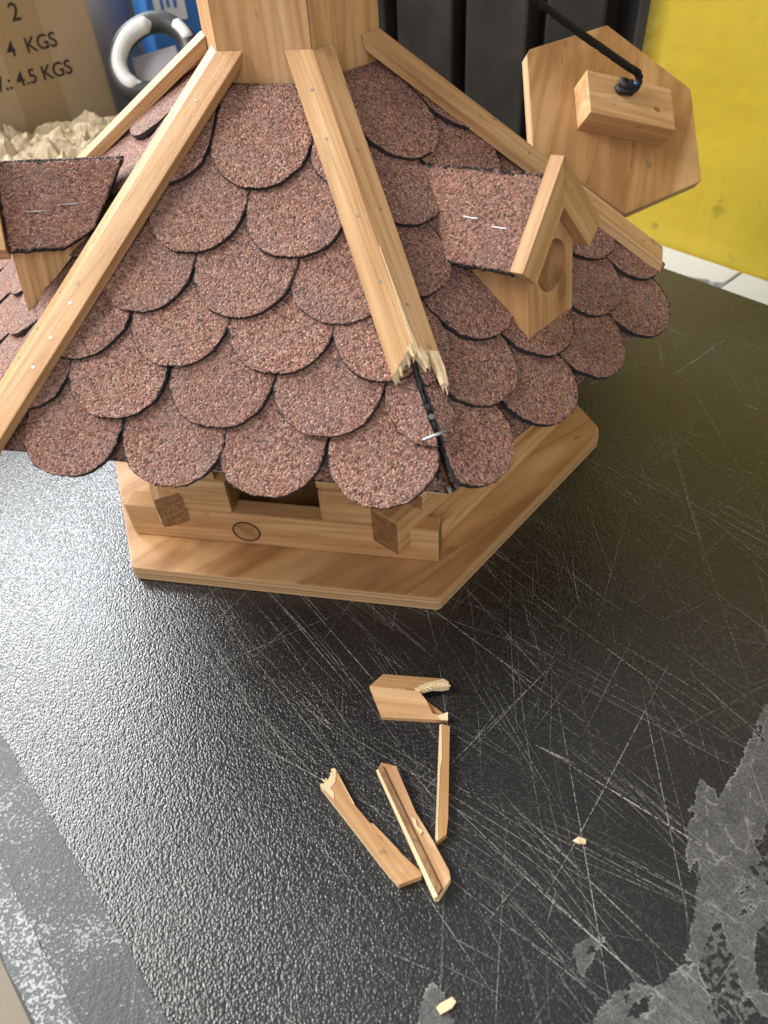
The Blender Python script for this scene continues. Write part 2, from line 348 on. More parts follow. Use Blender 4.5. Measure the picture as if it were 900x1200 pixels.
def box(name, c, ex, ez, s, mats, parent=None, bev=0.0006, end=None):
    """box with x along ex (grain); end = material index given to the two end faces."""
    ex, ez = V(ex).normalized(), V(ez).normalized(); ey = ez.cross(ex).normalized(); ez = ex.cross(ey)
    bm = box_bm(c, ex, ey, ez, s, bev)
    if end is not None:
        bm.faces.ensure_lookup_table()
        for f in bm.faces:
            if abs(f.normal.dot(ex)) > 0.9: f.material_index = end
    return put(name, bm, mats, parent, frame(c, ex, ez))
def prism_bm(poly, ext, bev=0.0, seg=2, jit=0.0):
    """poly: ring of world points, ext: extrusion vector (one for all or one per point)."""
    n = len(poly); ex = ext if isinstance(ext, list) else [V(ext)]*n
    vs = [V(p) for p in poly] + [V(p)+V(e) for p, e in zip(poly, ex)]
    fs = [tuple(range(n)), tuple(range(2*n-1, n-1, -1))] + [(i, i+n, (i+1)%n+n, (i+1)%n) for i in range(n)]
    bm = from_data(vs, fs); fixn(bm)
    if bev: bmesh.ops.bevel(bm, geom=list(bm.edges), offset=bev, segments=seg, profile=0.6, affect='EDGES')
    return bm
def tube_bm(pts, rad, seg=8, closed=False, caps=True):
    bm = bmesh.new(); n = len(pts); rings = []
    up = None
    for i, p in enumerate(pts):
        p = V(p)
        if closed: t = V(pts[(i+1)%n])-V(pts[i-1])
        else: t = V(pts[min(i+1,n-1)])-V(pts[max(i-1,0)])
        t.normalize()
        if up is None:
            up = t.orthogonal().normalized()
        up = (up - t*up.dot(t)).normalized(); sd = t.cross(up)
        r = rad[i] if isinstance(rad, (list,tuple)) else rad
        rings.append([bm.verts.new(p+(up*math.cos(2*math.pi*k/seg)+sd*math.sin(2*math.pi*k/seg))*r) for k in range(seg)])
    for i in range(n if closed else n-1):
        a, b = rings[i], rings[(i+1)%n]
        for k in range(seg): bm.faces.new((a[k], a[(k+1)%seg], b[(k+1)%seg], b[k]))
    if caps and not closed:
        bm.faces.new(rings[0][::-1]); bm.faces.new(rings[-1])
    fixn(bm); return bm
def smooth_path(pts, n=8, closed=False):
    out = []; m = len(pts); P = [V(p) for p in pts]
    for i in range(m if closed else m-1):
        p0 = P[i-1] if (closed or i > 0) else P[i]; p1 = P[i]; p2 = P[(i+1)%m]; p3 = P[(i+2)%m] if (closed or i+2 < m) else p2
        for k in range(n):
            t = k/n
            out.append(0.5*((2*p1)+(p2-p0)*t+(2*p0-5*p1+4*p2-p3)*t*t+(3*p1-p0-3*p2+p3)*t**3))
    if not closed: out.append(P[-1])
    return out
def rnd(a, b): return random.uniform(a, b)

# ------------------------------------------------------------------ the bench and the room
D = V((0.380, -0.925, 0)).normalized()      # along the bench
N = V((0.925, 0.380, 0)).normalized()       # across it, away from the viewer's left
def bp(n, a, z=0.0): return N*n + D*a + V((0,0,z))
n0, n1, a0, a1 = -0.3525, 0.390, -1.25, 0.95
floor = put('floor', from_data([(-4,-4,-0.78),(4,-4,-0.78),(4,5,-0.78),(-4,5,-0.78)], [(0,1,2,3)]), M['floor']); tag(floor, kind='structure')
bench = empty('workbench', bp(0.02, 0, -0.78)); tag(bench, 'long workbench topped with scratched black embossed vinyl under the bird house', 'workbench')
top_bm = prism_bm([bp(n0,a0), bp(n1,a0), bp(n1,a1), bp(n0,a1)], V((0,0,-0.0035)))
put('vinyl_top', top_bm, M['vinyl'], bench, Matrix.Identity(4))
put('bench_board', prism_bm([bp(n0-0.002,a0,-0.0036), bp(n1,a0,-0.0036), bp(n1,a1,-0.0036), bp(n0-0.002,a1,-0.0036)], V((0,0,-0.028))), M['bench_edge'], bench)
for nn in (n0+0.05, n1-0.05):
    for aa in (a0+0.1, a1-0.1):
        box('leg', bp(nn, aa, -0.405), (0,0,1), N, (0.745,0.05,0.05), M['panel'], bench)
def strip(name, na, nb, z, m, jit, seed, aa=-0.9, ab=0.9, parent=bench):
    rs = random.Random(seed); k = 140; lo = []; hi = []
    for i in range(k+1):
        a = aa+(ab-aa)*i/k
        lo.append(bp(na+rs.uniform(-jit,jit), a, z)); hi.append(bp(nb+rs.uniform(-jit,jit), a, z))
    bm = from_data(lo+hi, [(i, k+1+i, k+2+i, i+1) for i in range(k)])
    fixn(bm)
    for f in bm.faces:
        if f.normal.z < 0: f.normal_flip()
    return put(name, bm, m, parent, Matrix.Identity(4))
t1 = strip('tape_strip', -0.338, -0.3095, 0.0004, M['tape'], 0.0007, 1); t1['label'] = 'smooth grey strip of clear tape'
t2 = strip('tape_strip', -0.3520, -0.337, 0.0007, M['tape_worn'], 0.0010, 2); t2['label'] = 'worn whitish strip of tape along the edge'

def pip(x, y, P):
    c = False; n = len(P); j = n-1
    for i in range(n):
        xi, yi = P[i]; xj, yj = P[j]
        if (yi > y) != (yj > y) and x < (xj-xi)*(y-yi)/(yj-yi)+xi: c = not c
        j = i
    return c
def patch(pts, z, seed, hole=None, worn=None, step=0.0009):
    # torn film: a fine sheet with ragged edges, small holes and a slightly crinkled surface
    xs = [p[0] for p in pts]; ys = [p[1] for p in pts]; rs = random.Random(seed)
    nx, ny = int((max(xs)-min(xs))/step)+3, int((max(ys)-min(ys))/step)+3
    bm = bmesh.new(); lay = bm.verts.layers.float_color.new('edge'); vs = {}; keep = set()
    for i in range(nx):
        for j in range(ny):
            x, y = min(xs)-step+i*step, min(ys)-step+j*step
            q = V((x*230+seed*9, y*230, 0))
            wx, wy = x+0.0011*noise.noise(q), y+0.0011*noise.noise(q+V((5,9,2)))
            if not pip(wx, wy, pts): continue
            if hole and pip(wx, wy, hole): continue
            if noise.noise(V((x*85+seed, y*85, 3)))+0.5*noise.noise(V((x*300, y*300, 1))) > 0.62: continue
            if worn and worn(x, y) and noise.noise(V((x*420, y*420, 7))) > -0.05: continue
            keep.add((i, j))
    def vert(i, j):
        if (i, j) not in vs:
            full = sum(((i+a, j+b) in keep) for a in (-1,0) for b in (-1,0))
            x, y = min(xs)-step+(i-0.5)*step, min(ys)-step+(j-0.5)*step
            e = 1.0 if full < 4 else 0.0
            v = bm.verts.new((x+rs.uniform(-.0003,.0003)*e, y+rs.uniform(-.0003,.0003)*e, z+0.00012*noise.noise(V((x*160, y*160, seed)))))
            e2 = 0.0 if worn else e; v[lay] = (e2,e2,e2,1); vs[(i, j)] = v
        return vs[(i, j)]
    for i, j in sorted(keep): bm.faces.new((vert(i,j), vert(i+1,j), vert(i+1,j+1), vert(i,j+1)))
    return put('tape_remnant', bm, M['tape_patch'], bench, Matrix.Identity(4))
patch([(0.1371,-0.3249),(0.1182,-0.3368),(0.0979,-0.3505),(0.0903,-0.3537),(0.0881,-0.3668),(0.0827,-0.3809),(0.0874,-0.3827),(0.0968,-0.3755),(0.1137,-0.3731),(0.1547,-0.3257)], 0.00030, 3)
patch([(0.079,-0.3474),(0.0827,-0.3545),(0.0818,-0.3583),(0.0910,-0.3537),(0.0890,-0.3668),(0.0835,-0.3809),(0.0820,-0.3890),(0.0673,-0.3954),(0.0526,-0.4001),(0.0434,-0.4052),(0.0277,-0.4158),(0.0242,-0.4118),(0.0404,-0.3966),(0.0519,-0.3835),(0.054,-0.3794),(0.047,-0.3832),(0.0503,-0.3755),(0.0645,-0.3585)], 0.00045, 4)
patch([(0.0480,-0.4005),(0.0614,-0.3960),(0.0768,-0.3895),(0.0789,-0.3931),(0.0749,-0.4002),(0.089,-0.4017),(0.0766,-0.416),(0.0636,-0.4117),(0.0568,-0.4157),(0.05,-0.4235),(0.0457,-0.4319),(0.0565,-0.4392),(0.0514,-0.4452),(0.0397,-0.4393),(0.0396,-0.428),(0.0434,-0.4176)], 0.00040, 5)
patch([(-0.0283,-0.4216),(-0.0198,-0.4154),(-0.0095,-0.4118),(-0.0002,-0.412),(0.005,-0.416),(0.0169,-0.4144),(0.0241,-0.4131),(0.0277,-0.4158),(0.0253,-0.4259),(0.0208,-0.4399),(-0.02,-0.436)], 0.00035, 6, hole=[(-0.0099,-0.4207),(-0.0057,-0.4185),(0.0039,-0.4175),(-0.0002,-0.4212),(-0.0066,-0.4235)])
patch([(-0.0183,-0.3915),(-0.0125,-0.3908),(-0.009,-0.39),(-0.0054,-0.3924),(-0.0005,-0.3914),(-0.0049,-0.3937),(-0.0104,-0.3965),(-0.0193,-0.4025),(-0.0205,-0.3996)], 0.00035, 7)
patch([(-0.0925,-0.3967),(-0.0883,-0.3881),(-0.0849,-0.3845),(-0.0801,-0.3813),(-0.0786,-0.3835),(-0.0769,-0.3868),(-0.0776,-0.3937),(-0.0772,-0.4024)], 0.00030, 8)
patch([(0.0242,-0.412),(0.045,-0.400),(0.052,-0.400),(0.046,-0.418),(0.042,-0.440),(0.020,-0.440)], 0.00022, 11, worn=lambda x, y: True)
patch([(0.068,-0.396),(0.085,-0.388),(0.12,-0.370),(0.12,-0.40),(0.08,-0.42),(0.06,-0.412)], 0.00022, 12, worn=lambda x, y: True)

# knife scratches: real thin ribbons lying on the vinyl, far too many to count
def scratches():
    rs = random.Random(21); bm = bmesh.new(); lay = bm.verts.layers.float_color.new('fade')
    def ribbon(p, ang, L, w, op, curve):
        k = max(3, int(L/0.012)); prev = None
        for i in range(k+1):
            t = i/k; a = ang+curve*(t-0.5)
            q = p+V((math.cos(a), math.sin(a), 0))*(L*(t-0.5))
            nn = V((-math.sin(a), math.cos(a), 0)); ww = w*(0.35+0.65*math.sin(math.pi*min(1, max(0, t))))
            z = 0.00075+rs.random()*0.0001
            A = bm.verts.new((q.x+nn.x*ww/2, q.y+nn.y*ww/2, z)); B = bm.verts.new((q.x-nn.x*ww/2, q.y-nn.y*ww/2, z))
            f = op*(0.5+0.5*math.sin(math.pi*t))
            for v in (A, B): v[lay] = (f,f,f,1)
            if prev: bm.faces.new((prev[0], prev[1], B, A))
            prev = (A, B)
    fam = [(-58,5),(-70,7),(-75,6),(-112,6),(-104,8),(32,8),(16,9),(52,10),(-45,12)]
    wts = [3,6,4,3,2,2,2,1,1]
    for i in range(520):
        d, s = rs.choices(fam, wts)[0]
        # more of them over the middle and right of the top than to the left
        while True:
            x, y = rs.uniform(-0.20,0.36), rs.uniform(-0.46,0.02)
            dens = 0.12+0.88*min(1, max(0, (x+0.35*(-y)+0.02)/0.12))
            if y > -0.12: dens *= 0.35
            if x > 0.2: dens *= 0.6
            if rs.random() < dens: break
        big = rs.random()
        L = rs.uniform(0.015,0.06) if big < 0.72 else rs.uniform(0.06,0.22)
        ribbon(V((x,y,0)), R(d+rs.gauss(0,s)), L, rs.uniform(0.00020,0.00046), rs.uniform(0.16,0.75), R(rs.gauss(0,3)))
    # drags: bundles of near-parallel lines
    for i in range(58):
        d, sg = rs.choices(fam, wts)[0]
        if i < 16: x, y, d = rs.uniform(-0.15,-0.02), rs.uniform(-0.26,-0.14), -72
        else:
            x, y = rs.uniform(-0.08,0.24), rs.uniform(-0.45,-0.10)
        d = R(d+rs.gauss(0,5)); L0 = rs.uniform(0.04,0.17)
        for k in range(rs.randint(2,7)):
            o_ = rs.gauss(0,0.0065); t = rs.gauss(0,0.016)
            ribbon(V((x-math.sin(d)*o_+math.cos(d)*t, y+math.cos(d)*o_+math.sin(d)*t, 0)), d+R(rs.gauss(0,1.2)), L0*rs.uniform(0.5,1.1), rs.choice((0.00018,0.00024,0.0003,0.0005)), rs.uniform(0.2,0.85), R(rs.gauss(0,3)))
    for p, q, w, op in [((0.0158,-0.3056),(0.0759,-0.4006),0.0008,0.95), ((0.012,-0.301),(0.026,-0.3185),0.0014,0.9), ((-0.0141,-0.3256),(0.03,-0.44),0.0005,0.9),
                        ((0.0400,-0.2709),(-0.0164,-0.4214),0.0005,0.8), ((0.0835,-0.2884),(0.0314,-0.4060),0.0005,0.8), ((-0.02,-0.37),(0.105,-0.285),0.0005,0.8),
                        ((-0.1338,-0.1332),(-0.0696,-0.3284),0.0004,0.7), ((0.0414,-0.1669),(0.1142,-0.3544),0.0005,0.8), ((-0.0312,-0.1365),(0.0454,-0.3068),0.0005,0.8),
                        ((0.27,-0.05),(0.35,-0.02),0.0012,0.35), ((0.20,-0.13),(0.30,-0.21),0.0006,0.5)]:
        p, q = V((*p,0)), V((*q,0)); d = q-p
        ribbon((p+q)/2, math.atan2(d.y,d.x), d.length, w, op, R(rs.gauss(0,1.5)))
    for f in bm.faces:
        if f.normal.z < 0: f.normal_flip()
    o = put('scratches', bm, M['scratch'], bench, Matrix.Identity(4)); o['kind'] = 'stuff'
scratches()

# white edging along the far side, in two lengths with a chipped joint
def edging(aa, ab, chips):
    bm = prism_bm([bp(n1+0.0005,aa,0), bp(n1+0.0415,aa,0), bp(n1+0.0415,ab,0)] + [bp(n1+0.0005+c[1], c[0], 0) for c in chips] + [bp(n1+0.0005,ab if not chips else chips[-1][0]-0.012,0)], V((0,0,-0.03)), 0.0008)
    return put('white_edging', bm, M['white_edge'], bench)
edging(a0, 0.0975, [(0.0975,0.012),(0.090,0.007),(0.084,0.008),(0.074,0.003)])
edging(0.1010, a1, [])

yel = empty('yellow_panel', bp(0.4335, 0.2, -0.03)); tag(yel, 'scuffed glossy yellow plastic panel standing behind the bench at the right', 'panel')
def yel_sheet():
    bm = bmesh.new(); k = 24; rows = []
    for i in range(k+1):
        z = -0.03+0.45*i/k; off = 0.0335+0.010*(1-math.cos(min(1, i/8)*math.pi/2)) + 0.012*(i/k)**2
        rows.append([bm.verts.new(bp(0.400+off+0.0022*noise.noise(V((a*9,z*7,0))), a, z)) for a in [-0.060+0.9*j/40 for j in range(41)]])
    for i in range(k):
        for j in range(40): bm.faces.new((rows[i][j], rows[i][j+1], rows[i+1][j+1], rows[i+1][j]))
    r = bmesh.ops.solidify(bm, geom=bm.faces[:], thickness=-0.006); fixn(bm)
    return put('panel_sheet', bm, M['yellow'], yel, smooth=True)
yel_sheet()
rack = empty('dark_locker', bp(0.50, -0.35, -0.78)); tag(rack, 'dark grey ribbed locker front standing behind the bench', 'locker')
box('back_board', bp(0.492, -0.5, -0.1), D, N, (1.4,1.35,0.02), M['panel_dark'], rack, 0)
for aa, ab in [(-1.15,-0.90),(-0.884,-0.775),(-0.757,-0.665),(-0.648,-0.555),(-0.537,-0.437),(-0.415,-0.320),(-0.299,-0.209),(-0.186,-0.112),(-0.078,0.05)]:
    box('locker_panel', bp(0.468, (aa+ab)/2, -0.1), D, N, (ab-aa,1.35,0.026), M['panel'], rack, 0.004)

# ------------------------------------------------------------------ bird house
S = 0.2
ANG = {'F':-90,'L':-150,'BL':150,'B':90,'BR':30,'R':-30}
def hx(n, r, z):
    a = R(ANG[n]); return V((r*math.cos(a), r*math.sin(a), z))
def rw(p):
    a = R(-1.1379); x = p[0]*math.cos(a)-p[1]*math.sin(a); y = p[0]*math.sin(a)+p[1]*math.cos(a)
    return V((x-0.00268, y+0.00028, p[2]-0.01069*x-0.00421*y))
RE, ZE, ZA, K, RC = 0.22867, 0.12459, 0.30637, 0.68197, 0.0501
TB = 0.01167
house = empty('bird_house', (0,0,0)); tag(house, 'hexagonal wooden bird house with red scalloped shingle roof and broken ridge trim', 'bird house')
order = ['F','R','BR','B','BL','L']
def base():
    r = 0.2; poly = []
    for n in order:
        a = R(ANG[n]); p = V((r*math.cos(a), r*math.sin(a), 0)); t = V((-math.sin(a), math.cos(a), 0)); c = 0.0012 if n != 'R' else 0.004
        poly += [p-t*c*1.2-p.normalized()*c*0.6, p+t*c*1.2-p.normalized()*c*0.6]
    bm = prism_bm(poly, V((0,0,TB)))
    bmesh.ops.bevel(bm, geom=[e for e in bm.edges if abs(e.verts[0].co.z-e.verts[1].co.z) < 1e-6], offset=0.0014, segments=2, profile=0.6, affect='EDGES')
    for f in bm.faces:
        f.material_index = 1 if abs(f.normal.z) < 0.35 else 0
    return put('base_board', bm, [M['ply'], M['ply_edge']], house, frame((0,0,0), (math.cos(R(20)), math.sin(R(20)), 0), (0,0,1)))
base()
# log walls: each side has its own direction t and outward normal n
def side(deg):
    n = V((math.cos(R(deg)), math.sin(R(deg)), 0)); t = V((-n.y, n.x, 0)); return n, t
def log(deg, ap, depth, ta, tb, za, zb, bev=0.0018, m='wood', name='wall_log'):
    n, t = side(deg); c = n*(ap-depth/2)+t*((ta+tb)/2)+V((0,0,(za+zb)/2))
    return box(name, c, t, n, (tb-ta, zb-za, depth), [M[m], M['wood_dark']], house, bev, end=1)
# front-left side (normal -120): the one with the opening
log(-120, 0.1445, 0.014, -0.110, 0.0965, TB+0.0003, 0.0395)
log(-120, 0.1450, 0.024, -0.0800, -0.0345, 0.0398, 0.0665, 0.003)
log(-120, 0.1450, 0.024, 0.0230, 0.0560, 0.0398, 0.0665, 0.003)
log(-120, 0.1440, 0.022, -0.0820, -0.0410, 0.0668, 0.0940)
log(-120, 0.1440, 0.022, 0.0225, 0.0900, 0.0668, 0.0940)
log(-120, 0.1440, 0.022, -0.1000, 0.0950, 0.0943, 0.1240)
# front-right side (normal -60)
log(-60, 0.1460, 0.022, -0.078, 0.094, TB+0.0003, 0.0258)
log(-60, 0.1405, 0.022, -0.0975, 0.102, 0.0262, 0.0535)
log(-60, 0.1460, 0.022, -0.080, 0.094, 0.0538, 0.0805)
log(-60, 0.1430, 0.022, -0.084, 0.098, 0.0808, 0.1075)
# left side (normal 180): t points to -y
log(180, 0.1475, 0.021, -0.080, 0.0935, 0.0285, 0.0560, 0.005)
log(180, 0.1440, 0.022, -0.080, 0.070, TB+0.0003, 0.0282)
log(180, 0.1440, 0.022, -0.080, 0.074, 0.0563, 0.110)
# right side (normal 0) and the two behind, plain boards
log(0, 0.1440, 0.022, -0.098, 0.080, 0.0400, 0.0680)
log(0, 0.1440, 0.022, -0.072, 0.080, TB+0.0003, 0.0397)
log(0, 0.1420, 0.022, -0.072, 0.080, 0.0683, 0.1100)
for dg in (60, 120): log(dg, 0.1440, 0.016, -0.082, 0.082, TB+0.0003, 0.110, name='wall_board')
# plug in the bottom log
n_, t_ = side(-120)
def disc_bm(c, n, r, h, seg=16, squash=1.0, ax=None):
    n = V(n).normalized(); u = (V(ax)-n*V(ax).dot(n)).normalized() if ax is not None else n.orthogonal().normalized(); w = n.cross(u)
    ring = [V(c)+u*(r*math.cos(2*math.pi*k/seg))+w*(r*squash*math.sin(2*math.pi*k/seg)) for k in range(seg)]
    return prism_bm(ring, n*h)
pc = n_*0.1440+t_*(-0.0285)+V((0,0,0.0245))
plug = put('wood_plug', disc_bm(pc, n_, 0.0088, 0.0006, 24, 0.92), M['plug'], house, frame(pc, t_, n_))
ringb = bmesh.new()
put('plug_seam', tube_bm([pc+n_*0.0009+t_*(0.0090*math.cos(a))+V((0,0,0.0083*math.sin(a))) for a in [2*math.pi*k/28 for k in range(28)]], 0.00055, 6, True), M['seam'], house)

# roof board: hollow six-sided pyramid with a pale cut edge
def face(a, b):
    A, B = rw(hx(a,RE,ZE)), rw(hx(b,RE,ZE)); T = rw((0,0,ZE+K*RE)); mid = (A+B)/2
    u = (B-A).normalized(); v = (T-mid).normalized(); n = u.cross(v); return mid, u, v, n
APO = RE*math.cos(R(30)); SL = math.atan2(K*RE, APO)
def lim(v, h): return (APO - v*math.cos(SL) + h*math.sin(SL))*math.tan(R(30))
def roof_board():
    vs = []; fs = []; idx = []
    rt = 0.05
    for z0, r0 in ((0.0, RE), (0.0085, RE-0.0004), (-0.001, RE-0.011)):
        pass
    cr = lambda n: RE*(0.90 if n == 'R' else 1.0)
    lo = [rw(hx(n,cr(n),ZE)) for n in order]; lot = [rw(hx(n,rt,ZE+K*(RE-rt))) for n in order]
    hi = [rw(hx(n,cr(n),ZE+0.0042)) for n in order]; hit = [rw(hx(n,rt,ZE+0.0100+K*(RE-rt))) for n in order]
    vs = lo+lot+hi+hit
    for i in range(6):
        j = (i+1)%6
        fs += [(i,j,6+j,6+i),(12+i,18+i,18+j,12+j),(i,12+i,12+j,j),(6+i,6+j,18+j,18+i)]; idx += [0,0,1,0]
    bm = from_data(vs, fs, idx); fixn(bm)
    return put('roof', bm, [M['wood_dark'], M['pale']], house)
roof = roof_board()

def tab(fr, uc, vb, hw=0.0266, ln=0.060, base=0.0078, lift=0.0048, th=0.0023, gap=0.0009, seed=0, name='shingle', rad=0.028, cols=22, lims=None):
    mid, U, Vv, Nn = fr; rs = random.Random(seed)
    hs = [rad*(1-math.cos(math.pi/2*i/9)) for i in range(0,10)]; hs[0] = 0.0004
    rows = hs+[rad+(ln-rad)*i/4 for i in range(1,5)]
    ss = [-1,-0.935]+[-0.9+1.8*i/(cols-4) for i in range(cols-3)]+[0.935,1]
    tilt = rs.uniform(-0.022,0.022); extra = rs.uniform(-0.0003,0.0013); skew = rs.uniform(-0.03,0.03); pe = rs.uniform(2.0,2.3)
    topv = []; botv = []; rims = []
    for i, h in enumerate(rows):
        x = 1-min(1, h/rad); w = hw*(max(0.0, 1-x**pe))**(1/pe)
        w = max(w, 0.0045)
        if i >= 1: w *= 1+rs.uniform(-0.012,0.012)
        v = vb+h; hh = base+(lift+extra)*max(0.0, 1-h/ln)
        L = lim(v, hh)-gap
        l, r = uc-w+skew*h, uc+w+skew*h
        lc, rc = max(l, -L), min(r, L)
        if lims: lc, rc = max(lc, lims[0]), min(rc, lims[1])
        if rc-lc < 0.0025:
            if topv: break
            continue
        rt_, rb_, rr = [], [], []
        for j, s in enumerate(ss):
            uu = (lc+rc)/2+s*(rc-lc)/2
            ed = 1.0 if j in (0, len(ss)-1) else 0.0
            ju = rs.uniform(-0.0007,0.0007) if ed else rs.uniform(-0.0002,0.0002)
            jv = rs.uniform(-0.0006,0.0006) if (ed or i == 0) else 0.0
            hz = hh+tilt*(uu-uc)*max(0, 1-h/0.03)+rs.uniform(-0.00016,0.00016)
            p = mid+U*(uu+ju)+Vv*(v+jv)
            rt_.append(p+Nn*(hz+th)); rb_.append(p+Nn*hz)
            rr.append(1.0 if (ed or i == 0) else 0.0)
        topv.append(rt_); botv.append(rb_); rims.append(rr)
    if len(topv) < 3: return None
    bm = bmesh.new(); lay = bm.verts.layers.float_color.new('rim')
    nr, nc = len(topv), len(ss)
    T = [[bm.verts.new(p) for p in row] for row in topv]; B = [[bm.verts.new(p) for p in row] for row in botv]
    T2 = {}
    for i in range(nr):
        for j in range(nc):
            k = rims[i][j]; T[i][j][lay] = (k,k,k,1); B[i][j][lay] = (1,1,1,1)
    for i in range(nr-1):
        for j in range(nc-1):
            f = bm.faces.new((T[i][j], T[i][j+1], T[i+1][j+1], T[i+1][j])); f.smooth = True
            f = bm.faces.new((B[i][j], B[i+1][j], B[i+1][j+1], B[i][j+1])); f.material_index = 1
    for j in range(nc-1):
        bm.faces.new((T[0][j], B[0][j], B[0][j+1], T[0][j+1])).material_index = 1
        bm.faces.new((T[-1][j], T[-1][j+1], B[-1][j+1], B[-1][j])).material_index = 1
    for i in range(nr-1):
        bm.faces.new((T[i][0], T[i+1][0], B[i+1][0], B[i][0])).material_index = 1
        bm.faces.new((T[i][-1], B[i][-1], B[i+1][-1], T[i+1][-1])).material_index = 1
    c = mid+U*uc+Vv*(vb+0.03)
    return put(name, bm, [M['granules'], M['bitumen']], roof, frame(c, U, Nn))
def starter(fr, seed, cut=(-9, 9)):
    mid, U, Vv, Nn = fr; h0, th = 0.0050, 0.0024
    bm = bmesh.new(); lay = bm.verts.layers.float_color.new('rim'); rows = []
    rs = random.Random(seed)
    for i, v in enumerate([-0.0006, 0.0006, 0.02, 0.06, 0.12, 0.19]):
        L = lim(v, h0)-0.0010; rr = []
        for j in range(25):
            s = -1+2*j/24; a = bm.verts.new(mid+U*max(cut[0], min(s*L, cut[1]))+Vv*(v+rs.uniform(-0.0003,0.0003))+Nn*(h0+th)); k = 0.6 if (i == 0 or j in (0,24)) else 0.0
            a[lay] = (k,k,k,1); rr.append(a)
        rows.append(rr)
    for i in range(5):
        for j in range(24): bm.faces.new((rows[i][j], rows[i][j+1], rows[i+1][j+1], rows[i+1][j]))
    ext = bmesh.ops.extrude_face_region(bm, geom=bm.faces[:])
    for g in ext['geom']:
        if isinstance(g, bmesh.types.BMVert): g.co -= Nn*th; g[lay] = (1,1,1,1)
    fixn(bm)
    return put('starter_strip', bm, [M['granules']], roof, frame(mid, U, Nn))
LAYFL = [(-0.0120, [-0.0742,-0.0192,0.0300,0.0838]), (0.0185, [-0.107,-0.0535,0.000,0.0535,0.1070]), (0.0470, [-0.0800,-0.0265,0.0265,0.0790]),
         (0.0735, [-0.1000,-0.0488,0.0033,0.0530]), (0.1060, [-0.0780,-0.0270,0.0255,0.078]), (0.1410, [-0.0510,0.0025,0.0560])]
LAYFR = [(-0.0090, [-0.0940,-0.0370,0.0140,0.0670,]), (0.0185, [-0.1150,-0.0620,-0.0090,0.0430,0.0960]), (0.0450, [-0.0900,-0.0370,0.0160,0.0690]),
         (0.0800, [-0.1050,-0.0540,-0.0010,0.0520]), (0.1120, [-0.0830,-0.0300,0.0230,0.0760]), (0.1430, [-0.0530,0.0000,0.0530])]
LAYGEN = [(-0.0105, [-0.107,-0.0535,0,0.0535,0.107]), (0.0190, [-0.0803,-0.0268,0.0268,0.0803]), (0.0465, [-0.107,-0.0535,0,0.0535,0.107]), (0.078, [-0.0803,-0.0268,0.0268,0.0803]), (0.109, [-0.0535,0,0.0535]), (0.142, [-0.0268,0.0268])]
sd = 100
for (a, b), lay_ in ((('L','F'),LAYFL), (('F','R'),LAYFR), (('BL','L'),LAYGEN)):
    fr = face(a, b); starter(fr, sd, (-9, 0.100) if b == 'R' else (-9, 9))
    for vb, us in lay_:
        for u in us:
            sd += 1; tab(fr, u, vb, seed=sd)
# sides turned away from the picture: one sheet of granules each
for a, b in (('R','BR'),('BR','B'),('B','BL')): starter(face(a, b), sd, (-0.070, 9) if a == 'R' else (-9, 9)); sd += 1

